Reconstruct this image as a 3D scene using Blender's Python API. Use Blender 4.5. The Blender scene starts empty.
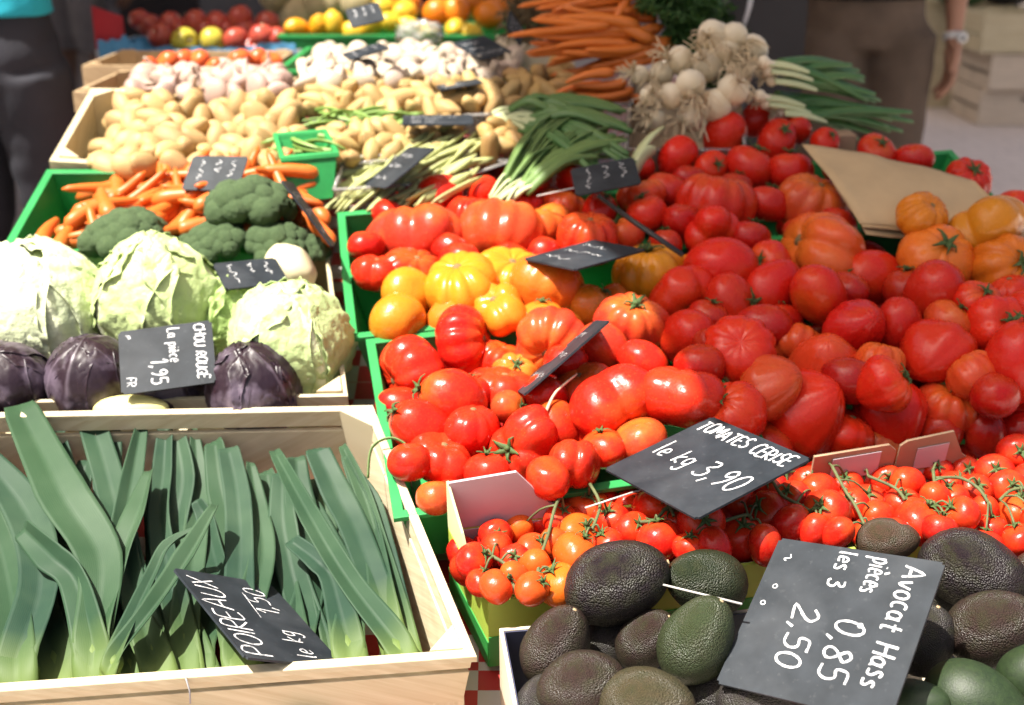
import bpy, bmesh, math, random
import numpy as np
from mathutils import Vector, Matrix, Quaternion, noise
random.seed(7)
rnd = random.Random(11)
PI = math.pi
S = bpy.context.scene
COL = S.collection

# ------------------------------------------------------------------ camera constants
F, CX, CY, PITCH, CAMH = 1250.0, 512.0, 352.5, math.radians(20), 1.2
CAM = Vector((0, 0, CAMH))
RIGHT = Vector((1, 0, 0))
UP = Vector((0, math.sin(PITCH), math.cos(PITCH)))
FWD = Vector((0, math.cos(PITCH), -math.sin(PITCH)))
K = 0.30                                   # slope of the stall's display ramp
TILT = math.atan(K)
NRM = Vector((0, -math.sin(TILT), math.cos(TILT)))
ALONG = Vector((0, math.cos(TILT), math.sin(TILT)))
Y_FLAT = 2.2
Z_FLAT = 0.52 + K * (Y_FLAT - 1.02)

def ray(px, py):
    return FWD + RIGHT * ((px - CX) / F) + UP * ((CY - py) / F)
def surf(px, py, off=0.0):
    """a point on the display's rim surface (ramp, then level table), raised by off"""
    d = ray(px, py)
    t = (0.52 - K * 1.02 + off - CAMH) / (d.z - K * d.y)
    p = CAM + d * t
    if p.y > Y_FLAT or t < 0:
        t = (Z_FLAT + off - CAMH) / d.z
        p = CAM + d * t
    return p
def atY(px, py, Y):
    d = ray(px, py)
    return CAM + d * (Y / d.y)
def depth(p):
    return (p - CAM).dot(FWD)
def proj(p):
    v = p - CAM; w = v.dot(FWD)
    return CX + F * v.dot(RIGHT) / w, CY - F * v.dot(UP) / w
def rim_z(y):
    return 0.52 + K * (min(y, Y_FLAT) - 1.02)
def cdir(sx, sy, sw):
    """direction given as right / up in the view / towards the viewer"""
    return (RIGHT * sx + UP * sy - FWD * sw).normalized()

# ------------------------------------------------------------------ materials
def lin(c):
    return tuple(((x / 12.92) if x <= 0.04045 else ((x + 0.055) / 1.055) ** 2.4) for x in c)
class NT:
    def __init__(s, name):
        s.m = bpy.data.materials.new(name); s.m.use_nodes = True
        s.t = s.m.node_tree; s.n = s.t.nodes; s.l = s.t.links
        s.b = s.n['Principled BSDF']
    def node(s, kind, **kw):
        n = s.n.new(kind)
        for k, v in kw.items():
            if k.startswith('i_'):
                n.inputs[int(k[2:]) if k[2:].isdigit() else k[2:].replace('_', ' ')].default_value = v
            else:
                setattr(n, k, v)
        return n
    def link(s, a, b):
        s.l.new(a, b)
    def coord(s, kind='Object'):
        return s.node('ShaderNodeTexCoord').outputs[kind]
    def noise(s, scale, detail=3, vec=None, rough=0.55):
        n = s.node('ShaderNodeTexNoise'); n.inputs['Scale'].default_value = scale
        n.inputs['Detail'].default_value = detail; n.inputs['Roughness'].default_value = rough
        s.link(vec if vec is not None else s.coord(), n.inputs['Vector']); return n.outputs['Fac']
    def mix(s, fac, a, b, blend='MIX'):
        n = s.node('ShaderNodeMix'); n.data_type = 'RGBA'; n.blend_type = blend
        for idx, v in ((0, fac), (6, a), (7, b)):
            if isinstance(v, bpy.types.NodeSocket): s.link(v, n.inputs[idx])
            elif idx == 0: n.inputs[0].default_value = v
            else: n.inputs[idx].default_value = (*v[:3], 1)
        return n.outputs[2]
    def ramp(s, fac, stops):
        n = s.node('ShaderNodeMapRange'); s.link(fac, n.inputs[0])
        n.inputs[1].default_value, n.inputs[2].default_value = stops[0], stops[1]
        n.inputs[3].default_value, n.inputs[4].default_value = (stops[2], stops[3]) if len(stops) > 2 else (0, 1)
        return n.outputs[0]
    def attr(s, name):
        n = s.node('ShaderNodeAttribute'); n.attribute_name = name; return n.outputs['Fac']
    def objcolor(s):
        return s.node('ShaderNodeObjectInfo').outputs['Color']
    def objrand(s):
        return s.node('ShaderNodeObjectInfo').outputs['Random']
    def math(s, op, a, b=0.0):
        n = s.node('ShaderNodeMath'); n.operation = op
        for i, v in enumerate((a, b)):
            if isinstance(v, bpy.types.NodeSocket): s.link(v, n.inputs[i])
            else: n.inputs[i].default_value = v
        return n.outputs[0]
    def bump(s, h, strength=0.3, dist=0.002):
        n = s.node('ShaderNodeBump'); n.inputs['Strength'].default_value = strength; n.inputs['Distance'].default_value = dist
        s.link(h, n.inputs['Height']); s.link(n.outputs[0], s.b.inputs['Normal'])
    def base(s, c, rough=0.5, spec=0.5, coat=0.0, sss=0.0):
        if isinstance(c, bpy.types.NodeSocket): s.link(c, s.b.inputs['Base Color'])
        else: s.b.inputs['Base Color'].default_value = (*c[:3], 1)
        if isinstance(rough, bpy.types.NodeSocket): s.link(rough, s.b.inputs['Roughness'])
        else: s.b.inputs['Roughness'].default_value = rough
        s.b.inputs['Specular IOR Level'].default_value = spec
        s.b.inputs['Coat Weight'].default_value = coat; s.b.inputs['Coat Roughness'].default_value = 0.08
        if sss:
            s.b.inputs['Subsurface Weight'].default_value = sss; s.b.inputs['Subsurface Scale'].default_value = 0.01
            s.b.inputs['Subsurface Radius'].default_value = (1, 0.4, 0.2)
        return s.m

def plain(name, c, rough=0.6, var=0.25, scale=18, bump=0.0, bscale=60, spec=0.4, coat=0, obj=False, sss=0, dirt=None):
    t = NT(name)
    base = t.objcolor() if obj else c
    f = t.noise(scale, 4)
    if obj:
        col = t.mix(t.ramp(f, (0.3, 0.7, 0, var)), base, (0.02, 0.015, 0.01) if dirt is None else dirt)
    else:
        dk = tuple(x * (1 - var) for x in c) if dirt is None else dirt
        col = t.mix(t.ramp(f, (0.35, 0.68)), c, dk)
    if bump: t.bump(t.noise(bscale, 4), bump, 0.003)
    return t.base(col, rough, spec, coat, sss)

def mk_tomato():
    t = NT('tomato_skin')
    c = t.objcolor()
    ripe = t.attr('ripe')
    n = t.noise(1.6, 3)
    f = t.math('MULTIPLY', t.math('ADD', ripe, t.ramp(n, (0.3, 0.7, -0.35, 0.35))), 0.6)
    oi = t.node('ShaderNodeObjectInfo')
    f = t.math('MULTIPLY', f, oi.outputs['Alpha'])
    n2 = t.node('ShaderNodeClamp'); t.link(f, n2.inputs[0])
    sh = t.mix(n2.outputs[0], c, (0.62, 0.20, 0.02))
    sp = t.noise(26, 2)
    sh = t.mix(t.ramp(sp, (0.62, 0.72, 0, 0.22)), sh, (0.6, 0.25, 0.06))
    t.bump(t.noise(5, 2), 0.05, 0.03)
    r = t.ramp(t.noise(5, 2), (0.3, 0.7, 0.18, 0.32))
    m = t.base(sh, r, 0.26, 0.08)
    return m
def mk_wood(name, c, dark):
    t = NT(name)
    mp = t.node('ShaderNodeMapping'); t.link(t.coord('UV'), mp.inputs[0]); mp.inputs['Scale'].default_value = (3, 60, 1)
    g = t.noise(1.6, 5, mp.outputs[0])
    col = t.mix(t.ramp(g, (0.35, 0.72)), c, dark)
    st = t.noise(9, 3)
    col = t.mix(t.ramp(st, (0.55, 0.75, 0, 0.5)), col, tuple(x * 0.7 for x in dark))
    t.bump(g, 0.35, 0.002)
    return t.base(col, 0.75, 0.25)
def mk_leek():
    t = NT('leek_leaf')
    a = t.attr('tt'); u = t.attr('uu')
    vein = t.node('ShaderNodeMath'); vein.operation = 'SINE'; t.link(t.math('MULTIPLY', u, 75.0), vein.inputs[0])
    n = t.noise(14, 3)
    col = t.mix(t.ramp(n, (0.35, 0.7)), (0.022, 0.052, 0.031), (0.012, 0.035, 0.023))
    col = t.mix(t.ramp(vein.outputs[0], (-1, 1, 0, 0.22)), col, (0.036, 0.074, 0.044))
    col = t.mix(t.ramp(a, (0.10, 0.36, 1, 0)), col, (0.16, 0.22, 0.05))
    oi = t.objrand()
    col = t.mix(t.ramp(oi, (0, 1, 0, 0.35)), col, (0.05, 0.10, 0.035))
    col = t.mix(t.ramp(t.noise(5, 4), (0.5, 0.75, 0, 0.5)), col, (0.075, 0.12, 0.07))
    t.bump(vein.outputs[0], 0.06, 0.0006)
    return t.base(col, 0.55, 0.18)
def mk_cabbage():
    t = NT('cabbage_leaf')
    rib = t.attr('rib'); n = t.noise(16, 5)
    col = t.mix(t.ramp(n, (0.35, 0.7)), (0.44, 0.54, 0.22), (0.20, 0.33, 0.09))
    pale = t.objcolor()
    col = t.mix(0.55, col, pale)
    col = t.mix(t.ramp(rib, (0.25, 0.9)), col, (0.72, 0.74, 0.52))
    t.bump(t.noise(70, 5), 0.8, 0.005)
    return t.base(col, 0.5, 0.35)
def mk_red_cabbage():
    t = NT('red_cabbage_leaf')
    rib = t.attr('rib'); n = t.noise(22, 4)
    col = t.mix(t.ramp(n, (0.46, 0.62)), (0.016, 0.006, 0.012), (0.10, 0.075, 0.105))
    col = t.mix(t.ramp(rib, (0.5, 0.95, 0, 0.5)), col, (0.24, 0.19, 0.24))
    t.bump(t.noise(30, 3), 0.3, 0.003)
    return t.base(col, 0.42, 0.5)
def mk_avocado():
    t = NT('avocado_skin')
    c = t.objcolor()
    v = t.node('ShaderNodeTexVoronoi'); t.link(t.coord(), v.inputs['Vector']); v.inputs['Scale'].default_value = 29
    n = t.noise(4, 4)
    col = t.mix(t.ramp(n, (0.4, 0.7, 0, 0.6)), c, (0.030, 0.033, 0.013))
    col = t.mix(t.ramp(v.outputs['Distance'], (0.0, 0.45, 0.45, 0)), col, (0.034, 0.026, 0.022))
    h = t.math('MULTIPLY', v.outputs['Distance'], -1.0)
    h = t.math('ADD', h, t.math('MULTIPLY', t.noise(30, 3), 0.5))
    t.bump(h, 0.42, 0.05)
    return t.base(col, t.ramp(t.noise(3, 2), (.3, .7, .34, .52)), 0.34)
def mk_slate():
    t = NT('slate')
    n = t.noise(30, 5)
    col = t.mix(t.ramp(n, (0.35, 0.75)), (0.012, 0.016, 0.021), (0.025, 0.031, 0.039))
    n2 = t.noise(140, 3)
    col = t.mix(t.ramp(n2, (0.62, 0.8, 0, 0.35)), col, (0.09, 0.095, 0.10))
    col = t.mix(t.ramp(t.noise(9, 5), (0.5, 0.8, 0, 0.45)), col, (0.075, 0.08, 0.088))
    t.bump(n, 0.1, 0.001)
    return t.base(col, 0.62, 0.25)
def mk_check():
    t = NT('checked_oilcloth')
    b = t.node('ShaderNodeTexChecker'); b.inputs['Scale'].default_value = 28
    t.link(t.coord(), b.inputs['Vector'])
    b.inputs[1].default_value = (0.40, 0.03, 0.03, 1); b.inputs[2].default_value = (0.5, 0.47, 0.44, 1)
    return t.base(b.outputs[0], 0.4, 0.4)
def mk_clear():
    t = NT('clear_plastic')
    tr = t.node('ShaderNodeBsdfTransparent'); gl = t.node('ShaderNodeBsdfGlossy'); gl.inputs['Roughness'].default_value = 0.12
    df = t.node('ShaderNodeBsdfDiffuse'); df.inputs[0].default_value = (0.75, 0.72, 0.68, 1)
    fr = t.node('ShaderNodeFresnel'); fr.inputs[0].default_value = 1.4
    m1 = t.node('ShaderNodeMixShader'); m1.inputs[0].default_value = 0.30
    t.link(tr.outputs[0], m1.inputs[1]); t.link(df.outputs[0], m1.inputs[2])
    m2 = t.node('ShaderNodeMixShader'); t.link(fr.outputs[0], m2.inputs[0])
    t.link(m1.outputs[0], m2.inputs[1]); t.link(gl.outputs[0], m2.inputs[2])
    t.link(m2.outputs[0], t.n['Material Output'].inputs[0])
    return t.m
def mk_ground():
    t = NT('paving')
    n = t.noise(1.2, 5); n2 = t.noise(60, 3)
    col = t.mix(t.ramp(n, (0.3, 0.7)), (0.60, 0.53, 0.49), (0.48, 0.42, 0.39))
    col = t.mix(t.ramp(n2, (0.4, 0.75, 0, 0.4)), col, (0.18, 0.17, 0.18))
    b = t.node('ShaderNodeTexBrick'); t.link(t.coord(), b.inputs['Vector']); b.inputs['Scale'].default_value = 2.2
    b.inputs[1].default_value = b.inputs[2].default_value = (1, 1, 1, 1); b.inputs[3].default_value = (0.72, 0.72, 0.72, 1)
    b.inputs['Mortar Size'].default_value = 0.012
    col = t.mix(0.8, col, b.outputs[0], 'MULTIPLY')
    return t.base(col, 0.85, 0.2)

M = dict(
    tomato=mk_tomato(), leek=mk_leek(), cabbage=mk_cabbage(), redcab=mk_red_cabbage(), avocado=mk_avocado(), slate=mk_slate(),
    check=mk_check(), clear=mk_clear(), ground=mk_ground(),
    calyx=plain('calyx_green', (0.07, 0.12, 0.03), 0.7, 0.5, 60),
    vine=plain('vine_green', (0.11, 0.13, 0.05), 0.65, 0.4, 60),
    wood=mk_wood('poplar_wood', (0.60, 0.53, 0.36), (0.47, 0.39, 0.24)),
    oldwood=mk_wood('aged_wood', (0.46, 0.34, 0.20), (0.30, 0.20, 0.11)),
    green=plain('green_tray', (0.025, 0.30, 0.075), 0.5, 0.3, 10, 0.1, 40),
    lime=plain('lime_print', (0.42, 0.56, 0.08), 0.5, 0.15, 12),
    limewhite=plain('pale_print', (0.62, 0.70, 0.40), 0.5, 0.15, 12),
    darkgreen=plain('green_print', (0.03, 0.27, 0.05), 0.5, 0.2, 12),
    lav=plain('grey_card', (0.50, 0.42, 0.45), 0.7, 0.1, 12),
    card=plain('brown_card', (0.36, 0.24, 0.15), 0.8, 0.2, 20),
    cream=plain('card_edge', (0.62, 0.54, 0.40), 0.8, 0.15, 30),
    navy=plain('navy_card', (0.055, 0.06, 0.11), 0.6, 0.2, 12),
    kraft=plain('kraft_paper', (0.50, 0.36, 0.20), 0.75, 0.16, 14, 0.5, 18),
    potato=plain('potato_skin', None, 0.6, 0.75, 5, 0.3, 14, obj=True, dirt=(0.24, 0.14, 0.05)),
    carrot=plain('carrot_skin', None, 0.42, 0.3, 6, 0.25, 18, obj=True, dirt=(0.58, 0.19, 0.05)),
    carrot_leaf=plain('carrot_leaf', (0.04, 0.11, 0.02), 0.6, 0.4, 14),
    broccoli=plain('broccoli_bud', (0.10, 0.155, 0.06), 0.75, 0.5, 40, 0.8, 160, dirt=(0.05, 0.095, 0.04)),
    broccoli_stalk=plain('broccoli_stalk', (0.20, 0.30, 0.09), 0.6, 0.3, 14),
    bean=plain('bean_green', (0.20, 0.33, 0.07), 0.45, 0.3, 14),
    palebean=plain('pale_bean', (0.46, 0.48, 0.20), 0.45, 0.3, 14),
    onion=plain('onion_white', (0.78, 0.72, 0.60), 0.4, 0.25, 8, dirt=(0.62, 0.52, 0.32)),
    root=plain('dry_root', (0.70, 0.58, 0.38), 0.85, 0.35, 20),
    onion_leaf=plain('onion_leaf', (0.05, 0.14, 0.035), 0.45, 0.4, 8, dirt=(0.09, 0.17, 0.05)),
    flat_leaf=plain('flat_leaf', (0.13, 0.22, 0.06), 0.5, 0.4, 8),
    palestem=plain('pale_stem', (0.55, 0.60, 0.33), 0.45, 0.2, 8),
    mushroom=plain('mushroom_cap', None, 0.6, 0.5, 5, obj=True, dirt=(0.36, 0.26, 0.16)),
    garlic=plain('garlic_skin', None, 0.55, 0.6, 5, obj=True, dirt=(0.42, 0.24, 0.20)),
    citrus=plain('citrus_peel', None, 0.38, 0.12, 6, 0.4, 45, obj=True, dirt=(0.6, 0.25, 0.01)),
    melon=plain('melon_rind', (0.42, 0.34, 0.19), 0.75, 0.35, 16, 0.5, 30),
    apple=plain('apple_skin', None, 0.3, 0.45, 3, obj=True, dirt=(0.45, 0.16, 0.05)),
    chalk=plain('chalk', (0.82, 0.82, 0.82), 0.9, 0.18, 260, dirt=(0.22, 0.23, 0.25)),
    stick=plain('tag_pick', (0.55, 0.53, 0.50), 0.35, 0.2, 30),
    black=plain('black_plastic', (0.018, 0.017, 0.018), 0.45, 0.2, 30),
    cream_veg=plain('cut_stump', (0.72, 0.65, 0.42), 0.55, 0.2, 14, 0.2, 30),
    skin=plain('skin', (0.42, 0.22, 0.14), 0.5, 0.12, 30, sss=0),
    brownpants=plain('brown_cotton', (0.14, 0.10, 0.072), 0.9, 0.35, 7, 0.4, 25),
    blackshirt=plain('black_cotton', (0.012, 0.012, 0.014), 0.9, 0.2, 10),
    jeans=plain('dark_denim', (0.035, 0.035, 0.045), 0.9, 0.35, 7, 0.4, 25),
    cyan=plain('turquoise_cotton', (0.02, 0.42, 0.55), 0.85, 0.15, 10, 0.3, 14),
    greyshorts=plain('grey_cotton', (0.16, 0.15, 0.16), 0.9, 0.2, 10),
    shoe=plain('dark_shoe', (0.02, 0.02, 0.02), 0.6, 0.2, 10),
    watch=plain('white_watch', (0.7, 0.7, 0.68), 0.3, 0.1, 10),
    canvas=plain('shade_canvas', (0.20, 0.16, 0.12), 0.9, 0.15, 5),
    tarp=plain('dark_tarp', (0.030, 0.028, 0.030), 0.6, 0.3, 4, 0.4, 6),
    greywall=plain('grey_panel', (0.075, 0.075, 0.088), 0.6, 0.2, 2),
    bluetissue=plain('blue_tissue', (0.10, 0.32, 0.55), 0.7, 0.2, 20, 0.6, 30),
    redprint=plain('red_print', (0.45, 0.02, 0.03), 0.6, 0.15, 12),
    metal=plain('pole_metal', (0.35, 0.35, 0.36), 0.4, 0.2, 10),
    plasticfilm=plain('pale_film', (0.5, 0.5, 0.52), 0.3, 0.2, 10),
)

# ------------------------------------------------------------------ object helpers
def tag(o, label, cat, group=None):
    o['label'] = label; o['category'] = cat
    if group: o['group'] = group
    return o
def link(o, parent=None):
    COL.objects.link(o)
    if parent is not None: o.parent = parent
    return o
def empty(name, loc=(0, 0, 0)):
    o = bpy.data.objects.new(name, None); o.location = loc; o.empty_display_size = 0.02
    return link(o)
def mesh(name, verts, faces, smooth=True, attrs=None, uvs=None):
    me = bpy.data.meshes.new(name)
    me.from_pydata([tuple(v) for v in verts], [], faces)
    if smooth: me.polygons.foreach_set('use_smooth', [True] * len(me.polygons))
    for k, vals in (attrs or {}).items():
        a = me.attributes.new(k, 'FLOAT', 'POINT'); a.data.foreach_set('value', vals)
    if uvs:
        u = me.uv_layers.new(name='UVMap')
        for lp in me.loops: u.data[lp.index].uv = uvs[lp.vertex_index]
    me.update()
    return me
def obj(name, me, m=None, parent=None, loc=None):
    o = bpy.data.objects.new(name, me)
    if m is not None and not me.materials: me.materials.append(m)
    if loc is not None: o.location = loc
    return link(o, parent)

class MB:
    """gathers shapes into one mesh, in world coordinates (or those of the parent)"""
    def __init__(s): s.v = []; s.f = []; s.uv = []; s.a = {}
    def add(s, vs, fs, uv=None):
        b = len(s.v); s.v += [Vector(v) for v in vs]; s.f += [tuple(i + b for i in f) for f in fs]
        s.uv += uv if uv else [(v[0], v[1]) for v in vs]
    def hexa(s, p):
        """8 corners: bottom 4 then top 4, same winding; UV's u runs along the longest side"""
        p = [Vector(q) for q in p]
        ex = [(p[1] - p[0]), (p[3] - p[0]), (p[4] - p[0])]
        o = sorted(range(3), key=lambda i: -ex[i].length)
        u, w = ex[o[0]].normalized(), ex[o[1]].normalized() + ex[o[2]].normalized()
        r = rnd.random() * 5
        fs = [(0, 3, 2, 1), (4, 5, 6, 7), (0, 1, 5, 4), (1, 2, 6, 5), (2, 3, 7, 6), (3, 0, 4, 7)]
        for f in fs:
            q = [p[i] for i in f]
            s.add(q, [(0, 1, 2, 3)], [(x.dot(u) + r, x.dot(w) + r) for x in q])
    def box(s, c, sx, sy, sz, M3=None):
        c = Vector(c); M3 = M3 or Matrix.Identity(3)
        pts = [c + M3 @ Vector((x * sx / 2, y * sy / 2, z * sz / 2)) for z in (-1, 1) for x, y in ((-1, -1), (1, -1), (1, 1), (-1, 1))]
        s.hexa(pts)
    def tube(s, pts, rads, n=8, cap=True, ell=1.0):
        pts = [Vector(p) for p in pts]
        if not hasattr(rads, '__len__'): rads = [rads] * len(pts)
        vs = []; ref = None
        for i, p in enumerate(pts):
            t = (pts[min(i + 1, len(pts) - 1)] - pts[max(i - 1, 0)]).normalized()
            if ref is None:
                ref = t.orthogonal().normalized()
            ref = (ref - t * ref.dot(t)).normalized()
            b = t.cross(ref)
            for k in range(n):
                a = 2 * PI * k / n
                vs.append(p + (ref * math.cos(a) + b * math.sin(a) * ell) * rads[i])
        fs = [(i * n + k, i * n + (k + 1) % n, (i + 1) * n + (k + 1) % n, (i + 1) * n + k) for i in range(len(pts) - 1) for k in range(n)]
        if cap:
            fs.append(tuple(reversed(range(n)))); fs.append(tuple((len(pts) - 1) * n + k for k in range(n)))
        s.add(vs, fs)
    def build(s, name, m, parent=None, smooth=False, bevel=0.0):
        org = Vector((0, 0, 0))
        if parent is None:
            org = sum(s.v, Vector()) / len(s.v)
        elif parent.type == 'EMPTY' or True:
            org = Vector((0, 0, 0))
        me = mesh(name, [v - org for v in s.v], s.f, smooth, uvs=s.uv)
        if not smooth:
            bm = bmesh.new(); bm.from_mesh(me); bmesh.ops.remove_doubles(bm, verts=bm.verts, dist=1e-6)
            bm.to_mesh(me); bm.free()
        o = obj(name, me, m, parent, org)
        if bevel:
            b = o.modifiers.new('edge', 'BEVEL'); b.width = bevel; b.segments = 2; b.limit_method = 'ANGLE'
        return o
def smoothpath(pts, n=4):
    pts = [Vector(p) for p in pts]
    if len(pts) < 3: return [pts[0].lerp(pts[1], i / n) for i in range(n + 1)]
    out = []
    for i in range(len(pts) - 1):
        p0, p1, p2, p3 = pts[max(i - 1, 0)], pts[i], pts[i + 1], pts[min(i + 2, len(pts) - 1)]
        for k in range(n):
            t = k / n
            out.append(0.5 * ((2 * p1) + (p2 - p0) * t + (2 * p0 - 5 * p1 + 4 * p2 - p3) * t * t + (3 * p1 - p0 - 3 * p2 + p3) * t ** 3))
    out.append(pts[-1]); return out
ORD = 'first second third fourth fifth sixth seventh eighth ninth tenth eleventh twelfth thirteenth fourteenth fifteenth sixteenth seventeenth eighteenth nineteenth twentieth'.split()
def ordn(i): return ORD[i] if i < len(ORD) else '%dth' % (i + 1)
def pile_labels(items, desc, place, n_rows, group):
    """items: objects of one heap; rows run from the back of the heap to its front"""
    pts = [(o, *proj(o.location)) for o in items]
    ys = sorted(p[2] for p in pts); per = math.ceil(len(pts) / n_rows)
    rows = {}
    pts.sort(key=lambda p: p[2])
    for i, p in enumerate(pts): rows.setdefault(i // per, []).append(p)
    for r, row in rows.items():
        row.sort(key=lambda p: p[1])
        for i, (o, _, _) in enumerate(row):
            w = 'back row' if r == 0 else ('front row' if r == len(rows) - 1 and len(rows) > 1 else ordn(r) + ' row')
            tag(o, f'{desc} {place}, {ordn(i)} from the left in its {w}', o['category'], group)

# ------------------------------------------------------------------ crates
def quad_on_ramp(fl, yaw_deg, w, d, off=0.0):
    """rim corners FL, FR, RR, RL on the ramp: fl = (X, Y) of the front left one"""
    a = math.radians(yaw_deg)
    ex = Vector((math.cos(a), math.sin(a))); ey = Vector((-math.sin(a), math.cos(a)))
    out = []
    for u, v in ((0, 0), (w, 0), (w, d), (0, d)):
        q = Vector(fl) + ex * u + ey * v
        out.append(Vector((q.x, q.y, 0.52 + K * (q.y - 1.02) + off)))
    return out
def quad_flat(fl, yaw_deg, w, d, z):
    a = math.radians(yaw_deg)
    ex = Vector((math.cos(a), math.sin(a))); ey = Vector((-math.sin(a), math.cos(a)))
    return [Vector((*(Vector(fl) + ex * u + ey * v), z)) for u, v in ((0, 0), (w, 0), (w, d), (0, d))]
def lower(q, h, n, taper=0.0):
    c = sum(q, Vector()) / 4
    return [p + (c - p) * taper - n * h for p in q]
def inset(q, t):
    c = sum(q, Vector()) / 4; out = []
    for i in range(4):
        a = (q[(i + 1) % 4] - q[i]).normalized(); b = (q[(i - 1) % 4] - q[i]).normalized()
        out.append(q[i] + (a + b) * t)
    return out
def wall_hexa(mb, q, n, h, i, t, f0, f1, taper):
    """wall i between rim depths f0..f1 (fractions of h)"""
    j = (i + 1) % 4
    lv = []
    for f in (f1, f0):
        o = lower(q, h * f, n, taper * f); inn = inset(o, t)
        lv += [o[i], o[j], inn[j], inn[i]]
    mb.hexa(lv)
def open_box(name, label, cat, q, h, t, m_wall, taper=0.0, m_in=None, rim=None, n=None, bands=((0, 1),), group=None, floor=True, post=False, mats=None):
    n = n or ((q[1] - q[0]).cross(q[3] - q[0])).normalized()
    root = empty(name, sum(lower(q, h, n, taper), Vector()) / 4)
    tag(root, label, cat, group)
    inv = -root.location
    def put(mb, nm, m, bevel=0.0):
        mb.v = [v + inv for v in mb.v]; return mb.build(nm, m, root, bevel=bevel)
    for i in range(4):
        mb = MB()
        for f0, f1 in bands: wall_hexa(mb, q, n, h, i, t, f0, f1, taper)
        put(mb, 'side_panel', (mats or {}).get(i, m_wall), 0.0008)
        if m_in is not None:
            mb = MB(); qi = inset(q, t * 1.02); 
            wall_hexa(mb, lower(qi, 0.0015, n), n, h * 0.96, i, t * 0.3, 0, 1, taper)
            put(mb, 'lining', m_in)
    if floor:
        mb = MB(); b = inset(lower(q, h * 0.97, n, taper), t * 1.1)
        mb.hexa([p - n * t * 1.2 for p in b] + b); put(mb, 'base', m_wall)
    if rim is not None:
        mb = MB(); w, hh = rim
        qo = inset(q, -w)
        for i in range(4):
            j = (i + 1) % 4; a = inset(q, t + 0.0006)
            top = [p + n * 0.0025 for p in (qo[i], qo[j], a[j], a[i])]
            bot = [p - n * hh for p in (qo[i], qo[j], a[j], a[i])]
            mb.hexa(bot + top)
        put(mb, 'rim', m_wall, 0.001)
    if post:
        for i in range(4):
            a = inset(q, t + 0.0005)[i]; e1 = (q[(i + 1) % 4] - q[i]).normalized() * 0.032; e2 = (q[(i - 1) % 4] - q[i]).normalized() * 0.032
            mb = MB(); tp = [a, a + e1, a + (e1 + e2) * 0.5, a + e2]
            tp = [p + n * 0.004 for p in tp]; bt = [p - n * (h * 0.97) for p in tp]
            mb.hexa(bt + tp); put(mb, 'corner_post', m_wall, 0.001)
    return root

# ------------------------------------------------------------------ the stall itself, ground, background
def structure(o): o['kind'] = 'structure'; return o
g = MB(); g.add([(-40, -6, 0), (40, -6, 0), (40, 60, 0), (-40, 60, 0)], [(0, 1, 2, 3)]); structure(g.build('ground', M['ground']))

stall = empty('market_stall', (0, 1.5, 0))
tag(stall, 'long sloping market stall bench under a red and white checked oilcloth', 'market stall')
def rel(mb, root):
    mb.v = [v - root.location for v in mb.v]; return mb
def top_z(y): return rim_z(y) - 0.125
outline = [(-0.70, 0.97), (0.0, 0.97), (0.0, 0.84), (0.98, 0.84), (0.98, 1.72), (0.62, 2.02), (0.44, 2.2), (0.44, 3.45), (-0.95, 3.45), (-0.95, 2.95), (-0.78, 2.5), (-0.70, 2.2)]
pts_t = []
mb = MB(); N_ = len(outline)
# ramp part and level part of the cloth as two quads' worth of polygons, with real thickness
ramp_poly = [(-0.70, 0.97), (0.0, 0.97), (0.0, 0.84), (0.98, 0.84), (0.98, 1.72), (0.62, 2.02), (0.44, 2.2), (-0.70, 2.2)]
flat_poly = [(-0.70, 2.2), (0.44, 2.2), (0.44, 3.45), (-0.95, 3.45), (-0.95, 2.95), (-0.78, 2.5)]
for poly in (ramp_poly, flat_poly):
    b = [Vector((x, y, top_z(y))) for x, y in poly]; n = len(b)
    mb.add(b + [p - Vector((0, 0, 0.02)) for p in b], [tuple(range(n)), tuple(range(2 * n - 1, n - 1, -1))])
ring = [Vector((x, y, top_z(y))) for x, y in outline]
m = len(ring)
mb.add(ring + [p - Vector((0, 0, 0.28)) for p in ring], [(i, i + m, (i + 1) % m + m, (i + 1) % m) for i in range(m)])
rel(mb, stall).build('tablecloth', M['check'], stall)
for x, y in ((-0.62, 1.05), (0.9, 0.92), (0.9, 1.65), (-0.62, 2.1), (0.38, 3.4), (-0.88, 3.38), (0.36, 2.2)):
    mb = MB(); z = top_z(y) - 0.03
    mb.tube([(x, y, 0), (x, y, z)], 0.022, 10); rel(mb, stall).build('leg', M['metal'], stall)

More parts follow.
